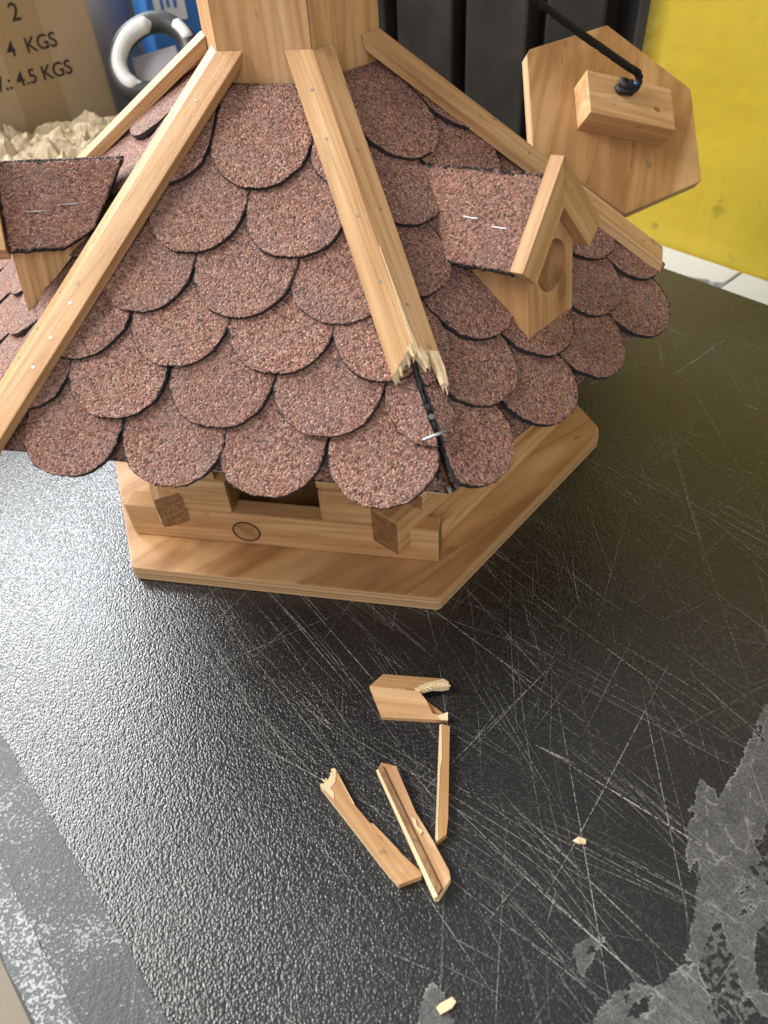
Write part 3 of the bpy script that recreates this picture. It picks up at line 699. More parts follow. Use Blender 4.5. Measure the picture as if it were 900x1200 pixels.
# ridge trims: V-shaped strips over the ridges
def ridge(n, s_bot, broken=None, label=None):
    i = order.index(n); prv, nxt = order[i-1], order[(i+1)%6]
    f1 = face(prv, n); f2 = face(n, nxt)     # faces on either side
    top = rw((0,0,ZA)); e = (rw(hx(n,0.2,ZA-K*0.2))-top).normalized()
    p1 = e.cross(f1[3]); p1 = p1 if p1.dot(f1[1]) < 0 else -p1
    p2 = e.cross(f2[3]); p2 = p2 if p2.dot(f2[1]) > 0 else -p2
    n1_, n2_ = f1[3], f2[3]; bis = (n1_+n2_).normalized(); t = 0.0062; W = 0.0132
    ws = [1, 0.82, 0.64, 0.46, 0.3, 0.14, 0.0]
    prof = [(p1*(W*w), -n1_*t if w else -bis*(t/bis.dot(n1_)), w, 1) for w in ws] + [(p2*(W*w), -n2_*t, w, 2) for w in ws[::-1][1:]]
    nf1 = V((f1[3].x, f1[3].y, 0)).normalized(); nf2 = V((f2[3].x, f2[3].y, 0)).normalized()
    apo = RC*math.cos(R(30))+0.0004
    c0 = rw((0,0,0)); c0.z = 0
    outs, ins, oute, ine = [], [], [], []
    for off, thk, w, sdn in prof:
        nf = nf1 if sdn == 1 else nf2
        for dst, src in ((outs, top+off), (ins, top+off+thk)):
            d = src-c0; s = (apo-d.dot(nf))/e.dot(nf); dst.append(src+e*s)
        if broken:
            so, si = broken[(sdn, w)]; oute.append(top+off+e*so); ine.append(top+off+thk+e*si)
        else:
            # vertical cut square to the ridge
            eh = V((e.x,e.y,0)).normalized(); reach = s_bot
            for dst, src in ((oute, top+off), (ine, top+off+thk)):
                d = src-c0; s = (reach-d.dot(eh))/e.dot(eh); dst.append(src+e*s)
    m = len(prof); vs = outs+ins+oute+ine
    fs, ix = [], []
    for k in range(m-1):
        fs += [(k,k+1,2*m+k+1,2*m+k),(m+k,3*m+k,3*m+k+1,m+k+1),(k,m+k,m+k+1,k+1)]; ix += [0,0,0]
        fs.append((2*m+k,2*m+k+1,3*m+k+1,3*m+k)); ix.append(1 if broken else 0)
    fs += [(0,2*m,3*m,m),(m-1,2*m-1,4*m-1,3*m-1)]; ix += [0,0]
    bm = from_data(vs, fs, ix); fixn(bm)
    sharp = [ed for ed in bm.edges if len(ed.link_faces) == 2 and ed.calc_face_angle(0) > 0.25]
    if not broken: bmesh.ops.bevel(bm, geom=sharp, offset=0.0005, segments=2, profile=0.6, affect='EDGES')
    o = put('ridge_trim', bm, [M['wood'], M['raw']], house, frame(top+e*0.15, e, bis))
    if label: o['label'] = label
    rs = random.Random(hash(n) % 1000 if False else sum(map(ord, n)))
    if n in ('F','L','R','BL'):
        for s in ((0.085,0.115,0.155,0.195) if n == 'F' else (0.09,0.125,0.165,0.205,0.235,0.252)):
            for p, nn in ((p1,n1_),(p2,n2_)):
                if rs.random() < 0.25: continue
                q = top+e*(s+rs.uniform(-0.008,0.008))+p*(W*rs.uniform(0.35,0.65))
                put('nail', disc_bm(q-nn*0.0003, nn, 0.00085, 0.0005, 8), M['nail'], o)
    return top, e, p1, p2, n1_, n2_, bis, o
bk = {}
for w, a, b in [(1,0.2345,0.2372),(0.82,0.2328,0.2352),(0.64,0.2300,0.2330),(0.46,0.2285,0.2300),(0.3,0.2262,0.2292),(0.14,0.2248,0.2262),(0.0,0.2230,0.2272)]: bk[(1,w)] = (a, b)
for w, a, b in [(0.14,0.2262,0.2298),(0.3,0.2240,0.2275),(0.46,0.2270,0.2335),(0.64,0.2268,0.2302),(0.82,0.2288,0.2310),(1,0.2325,0.2460)]: bk[(2,w)] = (a, b)
top, eF, p1F, p2F, n1F, n2F, bisF, trimF = ridge('F', 0, bk, 'broken-off ridge trim with jagged pale end')
trimF['label'] = 'ridge trim snapped short with a jagged pale end'
ridge('L', 0.2430); ridge('R', 0.2165); ridge('BL', 0.2235)
for n in ('BR','B'): ridge(n, 0.2235)
# splinters and split crack at the broken end
def sliver(name, pts, up, th, m, parent=None):
    return put(name, prism_bm(pts, up*th), m, parent or house)
def fp(s, w, side_, h): # point on the trim: s along, w across, h above outer face
    p, nn = (p1F, n1F) if side_ == 1 else (p2F, n2F); return top+eF*s+p*w+nn*h
sliver('split_crack', [fp(0.172,0.0002,2,0.0001), fp(0.19,0.0003,2,0.0001), fp(0.205,0.0002,2,0.0001), fp(0.2225,0.0003,2,0.0001), fp(0.2270,0.0026,2,0.0001), fp(0.222,0.0024,2,0.0001), fp(0.213,0.0015,2,0.0001), fp(0.200,0.0013,2,0.0001), fp(0.185,0.0009,2,0.0001)], n2F, 0.0005, M['raw'], trimF)
sliver('splinter', [fp(0.224,0.0016,2,-0.002), fp(0.226,0.0052,2,-0.002), fp(0.2305,0.0066,2,-0.002), fp(0.2345,0.0054,2,-0.003), fp(0.2312,0.0040,2,-0.002), fp(0.2295,0.0028,2,-0.002)], n2F, 0.0021, M['raw'], trimF)
sliver('splinter', [fp(0.227,0.0088,2,-0.003), fp(0.2275,0.0129,2,-0.003), fp(0.236,0.0134,2,-0.003), fp(0.2445,0.0131,2,-0.004), fp(0.2430,0.0108,2,-0.004), fp(0.2335,0.0098,2,-0.003)], n2F, 0.0032, M['raw'], trimF)
sliver('splinter', [fp(0.222,0.0004,1,-0.002), fp(0.224,0.0024,1,-0.002), fp(0.2275,0.0020,1,-0.003), fp(0.2290,0.0006,1,-0.003)], n1F, 0.0022, M['raw'], trimF)
def fibres(parent, spots, m='raw', seed=5):
    rs = random.Random(seed)
    for p, d, nn, L, w in spots:
        d = V(d).normalized(); nn = V(nn).normalized(); sd_ = d.cross(nn)
        d = (d+sd_*rs.gauss(0,0.10)+nn*rs.gauss(0,0.06)).normalized()
        p = V(p); a = p-d*0.002
        ring = [a-sd_*w/2, a+sd_*w/2, p+d*L*0.6+sd_*w*rs.uniform(0.1,0.35), p+d*L, p+d*L*0.7-sd_*w*rs.uniform(0.2,0.4)]
        put('splinter', prism_bm(ring, -nn*w*0.8), M[m], parent, frame(p, d, nn))
rs_ = random.Random(3); sp_ = []
for i in range(16):
    sdn_ = 1 if i < 6 else 2; w = rs_.uniform(0.05,0.98)
    ws_ = sorted(k[1] for k in bk if k[0] == sdn_ or k[1] == 0); near = min(ws_, key=lambda q: abs(q-w))
    so = bk.get((sdn_, near), bk[(1,0.0)])[1]
    sp_.append((fp(so-0.0006, 0.0132*w, sdn_, -rs_.uniform(0.0006,0.005)), eF, n1F if sdn_ == 1 else n2F, rs_.uniform(0.0012,0.0042), rs_.uniform(0.0004,0.0011)))
fibres(trimF, sp_)
# black crack line and bent staple over the bare ridge end
bx = [top+eF*s+bisF*h for s, h in ((0.222,-0.0088),(0.235,-0.0087),(0.247,-0.0096),(0.258,-0.0088),(0.266,-0.0105))]
put('bitumen_bead', tube_bm(smooth_path([b_+p1F*random.uniform(-.0005,.0005) for b_ in bx],6), [0.0013+0.0003*math.sin(k*1.7) for k in range(25)], 7), M['bitumen'], house)
put('bitumen_lump', tube_bm([top+eF*0.2508-bisF*0.0075, top+eF*0.2520-bisF*0.0062, top+eF*0.2540-bisF*0.0075], [0.0012,0.0022,0.0010], 8), M['bitumen'], house, smooth=True)
put('nail', disc_bm(top+eF*0.2565-bisF*0.0078, bisF, 0.0014, 0.0012, 10), M['steel'], house)
st0 = top+eF*0.2665-bisF*0.0036
put('staple', tube_bm(smooth_path([st0+p1F*0.0080-n1F*0.0035, st0+p1F*0.0077+n1F*0.0002, st0+bisF*0.0016, st0+p2F*0.0052+n2F*0.0006-eF*0.001, st0+p2F*0.0056-n2F*0.003],5), 0.0008, 8), M['steel'], house, smooth=True)

# chimney: six boards round a hollow, open at the top
def chimney():
    zt = 0.352
    for i, n in enumerate(order):
        m2 = order[(i+1)%6]
        def bd(s0, s1, inset=0.0):
            A, B = hx(n,RC,0), hx(m2,RC,0); Ai, Bi = hx(n,RC-0.0085,0), hx(m2,RC-0.0085,0)
            P = [A.lerp(B,s0), A.lerp(B,s1), Ai.lerp(Bi,s1), Ai.lerp(Bi,s0)]
            nrm = ((A+B)/2).normalized()
            bm = prism_bm([rw((p.x-nrm.x*inset, p.y-nrm.y*inset, 0.235)) for p in P], V((0,0,zt-0.235)), 0.0003, 1)
            c = (A+B)/2
            put('chimney_board', bm, M['wood'], house, frame(rw((c.x,c.y,0.3)), (0,0,1), nrm))
        if n == 'F': bd(0.004, 0.375); bd(0.378, 0.996, 0.0003)
        else: bd(0.004, 0.996)
        if n in ('L','F'):
            A, B = hx(n,RC,0), hx(m2,RC,0); nrm = ((A+B)/2).normalized()
            for s, z in (((0.86,0.2985),) if n == 'L' else ((0.78,0.318),)):
                q = A.lerp(B,s); q = rw((q.x,q.y,z))
                put('nail', disc_bm(q-nrm*0.0004, nrm, 0.0012, 0.0006, 8), M['nail'], house)
chimney()

# dormers
def dormer(fr, deg, u0, v0, name_seed, bk=(0.083, 0.030)):
    mid, U, Vv, Nn = fr; P0 = mid+U*u0+Vv*v0+Nn*0.0135
    o = V((math.cos(R(deg)), math.sin(R(deg)), 0)); a = R(7); z = V((0,0,1))
    up = z*math.cos(a)-o*math.sin(a); o = o*math.cos(a)+z*math.sin(a); s = up.cross(o)
    def P(x, y, d): return P0+s*x+up*y+o*d
    hw, eh, ah = 0.0207, 0.0455, 0.0685
    # body: front board with a bored hole, then two cheeks and a filling block behind
    ring = [(-hw,0),(hw,0),(hw,eh),(0,ah),(-hw,eh)]
    hr, hcx, hcy = 0.0130, 0.0012, 0.0315; k = 40
    angs = [2*math.pi*i/k for i in range(k)]
    def outer(t):
        dx, dy = math.cos(t), math.sin(t); best = 9
        for i in range(5):
            x1, y1 = ring[i]; x2, y2 = ring[(i+1)%5]; ex, ey = x2-x1, y2-y1
            den = dx*ey-dy*ex
            if abs(den) < 1e-9: continue
            tt = ((x1-hcx)*ey-(y1-hcy)*ex)/den; q = ((x1-hcx)*dy-(y1-hcy)*dx)/den
            if tt > 0 and -1e-6 <= q <= 1+1e-6: best = min(best, tt)
        return best
    for cx_, cy_ in ring:
        angs.append(math.atan2(cy_-hcy, cx_-hcx) % (2*math.pi))
    angs = sorted(set(round(x,5) for x in angs)); k = len(angs)
    bm = bmesh.new(); dpt = 0.034
    O = [bm.verts.new(P(hcx+outer(t)*math.cos(t), hcy+outer(t)*math.sin(t), 0)) for t in angs]
    H = [bm.verts.new(P(hcx+hr*math.cos(t), hcy+hr*math.sin(t), 0)) for t in angs]
    I = [bm.verts.new(P(hcx+hr*math.cos(t), hcy+hr*math.sin(t), -0.030)) for t in angs]
    for i in range(k):
        j = (i+1)%k
        bm.faces.new((O[i],O[j],H[j],H[i])); bm.faces.new((H[i],H[j],I[j],I[i])).material_index = 1
    bm.faces.new(I).material_index = 1
    # cheeks run back and down into the roof
    Bk = [bm.verts.new(P(x, y, d)) for (x, _), (y, d) in zip(ring, ((0.0415,max(-0.0455,-bk[0]+0.026)),(0.0415,max(-0.0455,-bk[0]+0.026)),(eh,max(-0.0480,-bk[0]+0.024)),(ah,max(-0.0690,-bk[0]+0.006)),(eh,max(-0.0480,-bk[0]+0.024))))]
    fr_ring = []
    for x, y in ring:
        t = round(math.atan2(y-hcy, x-hcx) % (2*math.pi), 5); fr_ring.append(angs.index(min(angs, key=lambda q: abs(q-t))))
    for i in range(5):
        j = (i+1)%5; a_, b_ = fr_ring[i], fr_ring[j]
        seq = []; kk = a_
        while True:
            seq.append(O[kk])
            if kk == b_: break
            kk = (kk+1)%k
        bm.faces.new(seq+[Bk[j], Bk[i]])
    bm.faces.new(Bk[::-1])
    fixn(bm)
    body = put('dormer', bm, [M['wood'], M['wood']], house, frame(P(0,0.03,0), up, o))
    # gable trim boards
    sl = math.atan2(84-43, 35.5)
    for sg in (-1, 1):
        dn = V((0,0,0)); 
        ax, ay = 0.0, 0.0845; lx, ly = sg*math.cos(sl), -math.sin(sl); nx, ny = -sg*math.sin(sl), -math.cos(sl)
        Lh, Wd = 0.0545, 0.0152
        q = [(ax,ay),(ax+lx*Lh,ay+ly*Lh),(ax+lx*Lh+nx*Wd,ay+ly*Lh+ny*Wd),(ax, ay-Wd/math.cos(sl))]
        g = 0.0002*sg
        bm2 = prism_bm([P(x+g,y,0.0004) for x,y in q], o*0.0072, 0.0004)
        c = P(sg*0.018, 0.06, 0.004)
        tb_ = put('gable_trim', bm2, M['wood'], body, frame(c, s*lx+up*ly, o))
        for d_, wv in ((0.018,0.4),(0.030,0.6),(0.036,0.35)):
            if (sg < 0 and d_ == 0.036): continue
            put('nail', disc_bm(P(ax+lx*d_+nx*Wd*wv, ay+ly*d_+ny*Wd*wv, 0.0074), o, 0.0009, 0.0004, 8), M['nail'], body)
    # shingle cover, one sheet per slope
    for sg in (-1, 1):
        rs = random.Random(name_seed+sg); nu, nv = 26, 18; th = 0.0026
        bm3 = bmesh.new(); lay = bm3.verts.layers.float_color.new('rim'); G = []
        A, B = (0.0, 0.0735), (sg*0.0308, 0.0387)
        nrm2 = (sg*math.sin(sl), math.cos(sl))
        for i in range(nv+1):
            t = i/nv; row = []
            x, y = A[0]+(B[0]-A[0])*t, A[1]+(B[1]-A[1])*t
            back = -(bk[0]-bk[1]*t)
            if t > 0.8: back += 0.012*(t-0.8)/0.2
            for j in range(nu+1):
                q = j/nu; d = -0.0002+(back)*q
                ed = i in (0,nv) or j in (0,nu)
                jx = rs.uniform(-0.0005,0.0005) if ed else 0
                wob = 0.0006*noise.noise(V((t*5+name_seed,q*5,0)))
                vv = bm3.verts.new(P(x+nrm2[0]*(th+wob), y+nrm2[1]*(th+wob), min(-0.0002, d+jx))+(s*sg*math.cos(sl)-up*math.sin(sl))*(jx if i else 0))
                kk = 1.0 if (ed and i != 0) else (0.55 if i == 0 else 0.0); vv[lay] = (kk,kk,kk,1); row.append(vv)
            G.append(row)
        for i in range(nv):
            for j in range(nu):
                f = bm3.faces.new((G[i][j],G[i][j+1],G[i+1][j+1],G[i+1][j])); f.smooth = True
        ext = bmesh.ops.extrude_face_region(bm3, geom=bm3.faces[:])
        off = -(s*nrm2[0]+up*nrm2[1])*th
        newf = set()
        for g_ in ext['geom']:
            if isinstance(g_, bmesh.types.BMVert): g_.co += off; g_[lay] = (1,1,1,1)
        fixn(bm3)
        cv = put('shingle_cover', bm3, [M['granules']], body, frame(P(sg*0.017,0.055,-0.04), o, s*nrm2[0]+up*nrm2[1]))
        for d0, t in ((-0.034,0.50),(-0.016,0.56)):
            x, y = A[0]+(B[0]-A[0])*t, A[1]+(B[1]-A[1])*t
            c = P(x+nrm2[0]*(th+0.0004), y+nrm2[1]*(th+0.0004), d0); nn = s*nrm2[0]+up*nrm2[1]
            put('staple', tube_bm([c-o*0.0044-nn*0.0015, c-o*0.0041+nn*0.0002, c+o*0.0008-nn*0.0001, c+o*0.0041+nn*0.0002, c+o*0.0044-nn*0.0015], 0.00034, 6), M['steel'], body)
    return body
dormer(face('F','R'), -61.1, -0.0028, 0.0335, 1)
dormer(face('BL','L'), 178.9, 0.012, 0.0365, 9, (0.066, 0.027))

# ------------------------------------------------------------------ hanging lid with its rope
lidB = Matrix(((0.94557,0.30058,0.12469),(-0.16992,0.78285,-0.59856),(-0.27753,0.54479,0.79132)))
lidC = V((0.2547,0.0582,0.1731))
def lp(x, y, z): return lidC + lidB @ V((x,y,z))
lid = empty('chimney_lid', lp(0,0,0)); tag(lid, 'hexagonal wooden chimney lid with a nailed block and black knot, leaning beside the roof', 'lid')
def lid_build():
    r = 0.083; poly = []
    for k in range(6):
        a = R(150-60*k); p = V((math.cos(a), math.sin(a))); t = V((-math.sin(a), math.cos(a))); c = (0.003,0.0008,0.0008,0.001,0.0008,0.001)[k]
        poly += [p*(r-c*0.58)+t*c, p*(r-c*0.58)-t*c]
    bm = prism_bm([lp(p.x,p.y,-0.0085) for p in poly], lidB @ V((0,0,0.0085)), 0.0006)
    zn = lidB @ V((0,0,1)); fixn(bm)
    for f in bm.faces:
        f.material_index = 1 if abs(f.normal.dot(zn)) < 0.5 else 0
    put('lid_board', bm, [M['ply'], M['ply_edge']], lid, frame(lp(0,0,0), lidB @ V((0.25,1,0)), zn))
    c = lp(0.0012,-0.00095,0.0094)
    bk_ = box('cleat_block', c, lidB @ V((1,0.0045,0)), zn, (0.0716,0.0356,0.0184), [M['wood'], M['wood_dark']], lid, 0.0007)
    put('knot_hole', disc_bm(lp(0.022,-0.004,0.0185), zn, 0.0016, 0.0003, 10, 1.8), M['wood_dark'], lid)
lid_build()
kn = lp(-0.0045, 0.0065, 0.0185)
knot = empty('rope', kn); tag(knot, 'black braided rope running from the chimney to a knot on the lid', 'rope')
def braid(pts, rad, name, parent):
    # two-ply look: raised helical strands on a round core
    P = smooth_path(pts, 24); put(name, tube_bm(P, rad*0.86, 8), M['rope'], parent, smooth=True)
    bm = bmesh.new(); n = 6
    L = [0]
    for i in range(1, len(P)): L.append(L[-1]+(P[i]-P[i-1]).length)
    for h in range(n):
        hp = []
        up = None
        for i, p in enumerate(P):
            t = (P[min(i+1,len(P)-1)]-P[max(i-1,0)]).normalized()
            if up is None: up = t.orthogonal().normalized()
            up = (up-t*up.dot(t)).normalized(); sd_ = t.cross(up)
            sgn = 1 if h%2 else -1
            a = sgn*L[i]/0.011*2*math.pi+2*math.pi*h/n
            hp.append(p+(up*math.cos(a)+sd_*math.sin(a))*rad*(0.80+0.12*math.cos(3*a)))
        tmp = tube_bm(hp, rad*0.34, 5); me = bpy.data.meshes.new('t'); tmp.to_mesh(me); tmp.free(); bm.from_mesh(me); bpy.data.meshes.remove(me)
    put('braid_strands', bm, M['rope'], parent, smooth=True)
chtop = rw((0.0,0.0,0.352)); dirr = (chtop-kn)
pts = [kn+lidB@V((0.003,-0.004,0.003)), kn+lidB@V((0.0085,0.002,0.005)), kn+lidB@V((0.007,0.0085,0.0085))]
st_ = pts[-1]
for t in (0.05, 0.15, 0.3, 0.5, 0.7, 0.88, 0.985):
    pts.append(st_.lerp(chtop+V((0.012,0.006,0.012)), t)+V((0,0,-0.004*math.sin(math.pi*t))))
pts += [chtop+V((0.004,0.002,0.004)), chtop+V((0.0,0.0,-0.01)), chtop+V((-0.002,0,-0.06))]
# resample so that the strand helix is fine enough
braid(pts, 0.0024, 'rope_core', knot)
kz = lidB @ V((0,0,1))
kp = [kn+lidB@V(v)*0.001 for v in ((-6,1,0.5),(-5.5,-4,2.5),(-1,-5.5,4.5),(4,-3.5,4.5),(4,2.5,3),(-1,4.5,3.5),(-5,2,5),(-3,-3,6.5),(2,-2,6.5),(4,1,5),(1,3,5.5))]
put('knot', tube_bm(smooth_path(kp,6), 0.0024, 8), M['rope'], knot, smooth=True)
put('melted_end', tube_bm([kn+lidB@V((0.0035,-0.0005,0.0075)), kn+lidB@V((0.0052,-0.001,0.0088))], [0.0016,0.0012], 8), M['blue_tip'], knot, smooth=True)

# ------------------------------------------------------------------ broken pieces on the bench
def piece(name, pts, mats, label, cat, group, grain, raw_edges=(), z0=0.0006):
    """pts: (x, y, ztop) ring, extruded down to z0; raw_edges: ring edges of bare wood."""
    n = len(pts); vs = [V((x,y,z0+0.0)) for x,y,z in pts]+[V(p) for p in pts]
    fs = [tuple(range(n-1,-1,-1)), tuple(range(n,2*n))]; ix = [0,0]
    for i in range(n):
        fs.append((i,(i+1)%n,(i+1)%n+n,i+n)); ix.append(1 if i in raw_edges else 0)
    bm = from_data(vs, fs, ix); bmesh.ops.triangulate(bm, faces=[f for f in bm.faces if len(f.verts) > 4]); fixn(bm)
    c = sum((V(p) for p in pts), V((0,0,0)))/n
    o = put(name, bm, mats, None, frame((c.x,c.y,0), V((*grain,0)), (0,0,1)))
    return tag(o, label, cat, group)
G = 'broken trim pieces on the bench'
WR = [M['wood'], M['raw']]
# V-shaped end piece lying like a little roof
def vpiece():
    v = empty('trim_end', (-0.04,-0.25,0)); tag(v, 'broken V-shaped trim end with a bitten-out pale notch', 'wood piece', G)
    F0, F1 = V((-0.0586,-0.2398,0.0088)), V((-0.0345,-0.2530,0.0088))
    up = [F0, V((-0.0481,-0.2322,0.0046)), V((-0.0170,-0.2478,0.0046)), V((-0.0163,-0.2505,0.0040)), V((-0.0172,-0.2545,0.0032)), V((-0.0215,-0.2540,0.0045)), V((-0.0262,-0.2520,0.0055)), V((-0.0310,-0.2522,0.0072)), F1]
    low = [F0, F1, V((-0.0325,-0.2585,0.0066)), V((-0.0318,-0.2660,0.0048)), V((-0.0285,-0.2685,0.0042)), V((-0.0242,-0.2690,0.0040)), V((-0.0258,-0.2722,0.0040)), V((-0.0579,-0.2569,0.0044))]
    ax = (F1-F0).normalized(); sd0 = V((-ax.y, ax.x, 0)).normalized()
    for L_ in (up, low):
        for p in L_: p.z = 0.0090-0.42*abs((p-F0).dot(sd0))
    for nm, pl_, raw in (('upper_flank', up, (2,3,4,5,6,7)), ('lower_flank', low, (1,2,3,4,5))):
        vs = [V((p.x,p.y,max(0.0002,p.z-0.0040))) for p in pl_]+[p.copy() for p in pl_]; n = len(pl_)
        fs = [tuple(range(n-1,-1,-1)), tuple(range(n,2*n))]; ix = [0,0]
        for i in range(n): fs.append((i,(i+1)%n,(i+1)%n+n,i+n)); ix.append(1 if i in raw else 0)
        bm = from_data(vs, fs, ix); bmesh.ops.triangulate(bm, faces=[f for f in bm.faces if len(f.verts) > 4]); fixn(bm)
        put(nm, bm, WR, v, frame((F0+F1)/2, ax, (0,0,1)))
    # torn pale wood along the bite
    tz = lambda T: [V((p.x, p.y, 0.0094-0.42*abs((p-F0).dot(sd0)))) for p in T]
    tear = [V((-0.0350,-0.2522,0.0090)), V((-0.0330,-0.2490,0.0081)), V((-0.0270,-0.2478,0.0072)), V((-0.0180,-0.2478,0.0051)), V((-0.0160,-0.2508,0.0045)), V((-0.0170,-0.2548,0.0036)), V((-0.0218,-0.2543,0.0049)), V((-0.0264,-0.2523,0.0059)), V((-0.0312,-0.2526,0.0076))]
    bm = prism_bm(tz(tear), V((0,0,-0.0012))); bmesh.ops.triangulate(bm, faces=[f for f in bm.faces if len(f.verts) > 4])
    put('torn_wood', bm, M['raw'], v)
    rs = random.Random(12); sp = []
    for i in range(9):
        x = -0.0345+0.0175*i/8; y = -0.2524-0.0012*math.sin(i*0.9)-0.0008*(i > 5); q = tz([V((x, y, 0))])[0]
        sp.append((q, (0.5,-0.75,-0.15), (0,0,1), rs.uniform(0.0008,0.0022), rs.uniform(0.0006,0.0014)))
    fibres(v, sp)
    tear = [V((-0.0300,-0.2683,0.0046)), V((-0.0240,-0.2688,0.0043)), V((-0.0256,-0.2724,0.0043)), V((-0.0290,-0.2708,0.0046))]
    put('torn_wood', prism_bm(tz(tear), V((0,0,-0.0012))), M['raw'], v)
vpiece()
def slat(name, pts, label, grain, raw, extra=()):
    o = piece(name, pts, WR, label, 'wood piece', G, grain, raw)
    for nm, ring, m in extra:
        bm = prism_bm([V(p) for p in ring], V((0,0,-0.0010))); bmesh.ops.triangulate(bm, faces=[f for f in bm.faces if len(f.verts) > 4])
        c = V(ring[0]); put(nm, bm, M[m], o, frame(c, V((*grain,0)), (0,0,1)))
    return o
za_ = 0.0052
slat('wood_splinter', [(x,y,za_) for x,y in [(-0.1004,-0.2830),(-0.0965,-0.2821),(-0.0953,-0.2811),(-0.0911,-0.2763),(-0.0901,-0.2777),(-0.0874,-0.2961),(-0.0870,-0.2990),(-0.0828,-0.3102),(-0.0816,-0.3106),(-0.0749,-0.3258),(-0.0739,-0.3288),(-0.0681,-0.3401),(-0.0688,-0.3418),(-0.0800,-0.3415),(-0.0827,-0.3352)]],
     'long broken slat with a pale splintered head, left of the crossing pair', (0.32,-0.95), (0,1,2,3,4,5,6,7,8,9,10,13,14),
     [('bare_wood', [(-0.1003,-0.2831,za_+.0004),(-0.0965,-0.2822,za_+.0004),(-0.0953,-0.2812,za_+.0004),(-0.0911,-0.2765,za_+.0004),(-0.0902,-0.2780,za_+.0004),(-0.0925,-0.2840,za_+.0004),(-0.0960,-0.2862,za_+.0004),(-0.0948,-0.2890,za_+.0004),(-0.0958,-0.2925,za_+.0004)], 'raw'),
      ('bare_wood', [(-0.0905,-0.2790,za_+.0003),(-0.0874,-0.2961,za_+.0003),(-0.0870,-0.2990,za_+.0003),(-0.0877,-0.2975,za_+.0003),(-0.0893,-0.2870,za_+.0003)], 'raw')])
zb_ = 0.0062
rs_ = random.Random(8)
fibres(bpy.data.objects['wood_splinter'], [((-0.1000+0.0085*t, -0.2826+0.0055*t, za_-rs_.uniform(0.0005,0.003)), (-0.32+rs_.uniform(-.25,.25),0.95,-0.1), (0,0,1), rs_.uniform(0.0006,0.0026), rs_.uniform(0.0008,0.0022)) for t in (0.08,0.3,0.42,0.8,0.98)])
slat('wood_splinter', [(x,y,z) for x,y,z in [(-0.0709,-0.2853,0.0035),(-0.0673,-0.2832,zb_),(-0.0610,-0.2877,zb_),(-0.0605,-0.3135,zb_),(-0.0576,-0.3304,zb_),(-0.0575,-0.3321,zb_),(-0.0562,-0.3442,zb_),(-0.0569,-0.3479,zb_),(-0.0651,-0.3534,zb_),(-0.0669,-0.3527,0.0035)]],
     'long broken slat with a groove and a pale left edge, between the other two slats', (0.1,-0.99), (0,8,9,7),
     [('grooved_edge', [(-0.0700,-0.2866,zb_+.0000),(-0.0676,-0.2848,zb_+.0004),(-0.0625,-0.3502,zb_+.0004),(-0.0652,-0.3522,zb_+.0000)], 'wood_dark'),
      ('bare_wood', [(-0.0712,-0.2856,zb_-.001),(-0.0701,-0.2860,zb_+.0002),(-0.0653,-0.3528,zb_+.0002),(-0.0672,-0.3527,zb_-.001)], 'raw'),
      ('chipped_spot', [(-0.0632,-0.3150,zb_+.0003),(-0.0618,-0.3165,zb_+.0003),(-0.0622,-0.3200,zb_+.0003),(-0.0606,-0.3235,zb_+.0003),(-0.0622,-0.3242,zb_+.0003),(-0.0635,-0.3195,zb_+.0003)], 'raw')])
zc_ = 0.0056
slat('wood_splinter', [(x,y,zc_) for x,y in [(-0.0312,-0.2741),(-0.0297,-0.2741),(-0.0265,-0.2770),(-0.0469,-0.3219),(-0.0506,-0.3284),(-0.0562,-0.3301),(-0.0565,-0.3287)]],
     'thin broken slat just below the V-shaped trim end', (-0.37,-0.93), (0,5,6),
     [('bare_wood', [(-0.0312,-0.2742,zc_+.0003),(-0.0302,-0.2746,zc_+.0003),(-0.0375,-0.2925,zc_+.0003),(-0.0402,-0.2965,zc_+.0003),(-0.0470,-0.3110,zc_+.0003),(-0.0520,-0.3215,zc_+.0003),(-0.0553,-0.3300,zc_+.0003),(-0.0565,-0.3287,zc_+.0003)], 'raw')])
piece('wood_chip', [(0.0049,-0.3512,0.0010),(0.0081,-0.3509,0.0022),(0.0108,-0.3532,0.0016),(0.0098,-0.3548,0.0008),(0.0064,-0.3534,0.0018)], [M['raw'],M['raw']], 'tiny pale wood chip lying among the scratches to the right', 'wood chip', 'wood chips', (1,-.3))
piece('wood_chip', [(-0.0822,-0.3911,0.0022),(-0.0800,-0.3904,0.0026),(-0.0745,-0.3900,0.0026),(-0.0736,-0.3921,0.0022),(-0.0760,-0.3935,0.0022),(-0.0814,-0.3939,0.0018)], [M['raw'],M['raw']], 'pale square wood chip on the small tape remnant at the front', 'wood chip', 'wood chips', (1,.3), z0=0.0008)

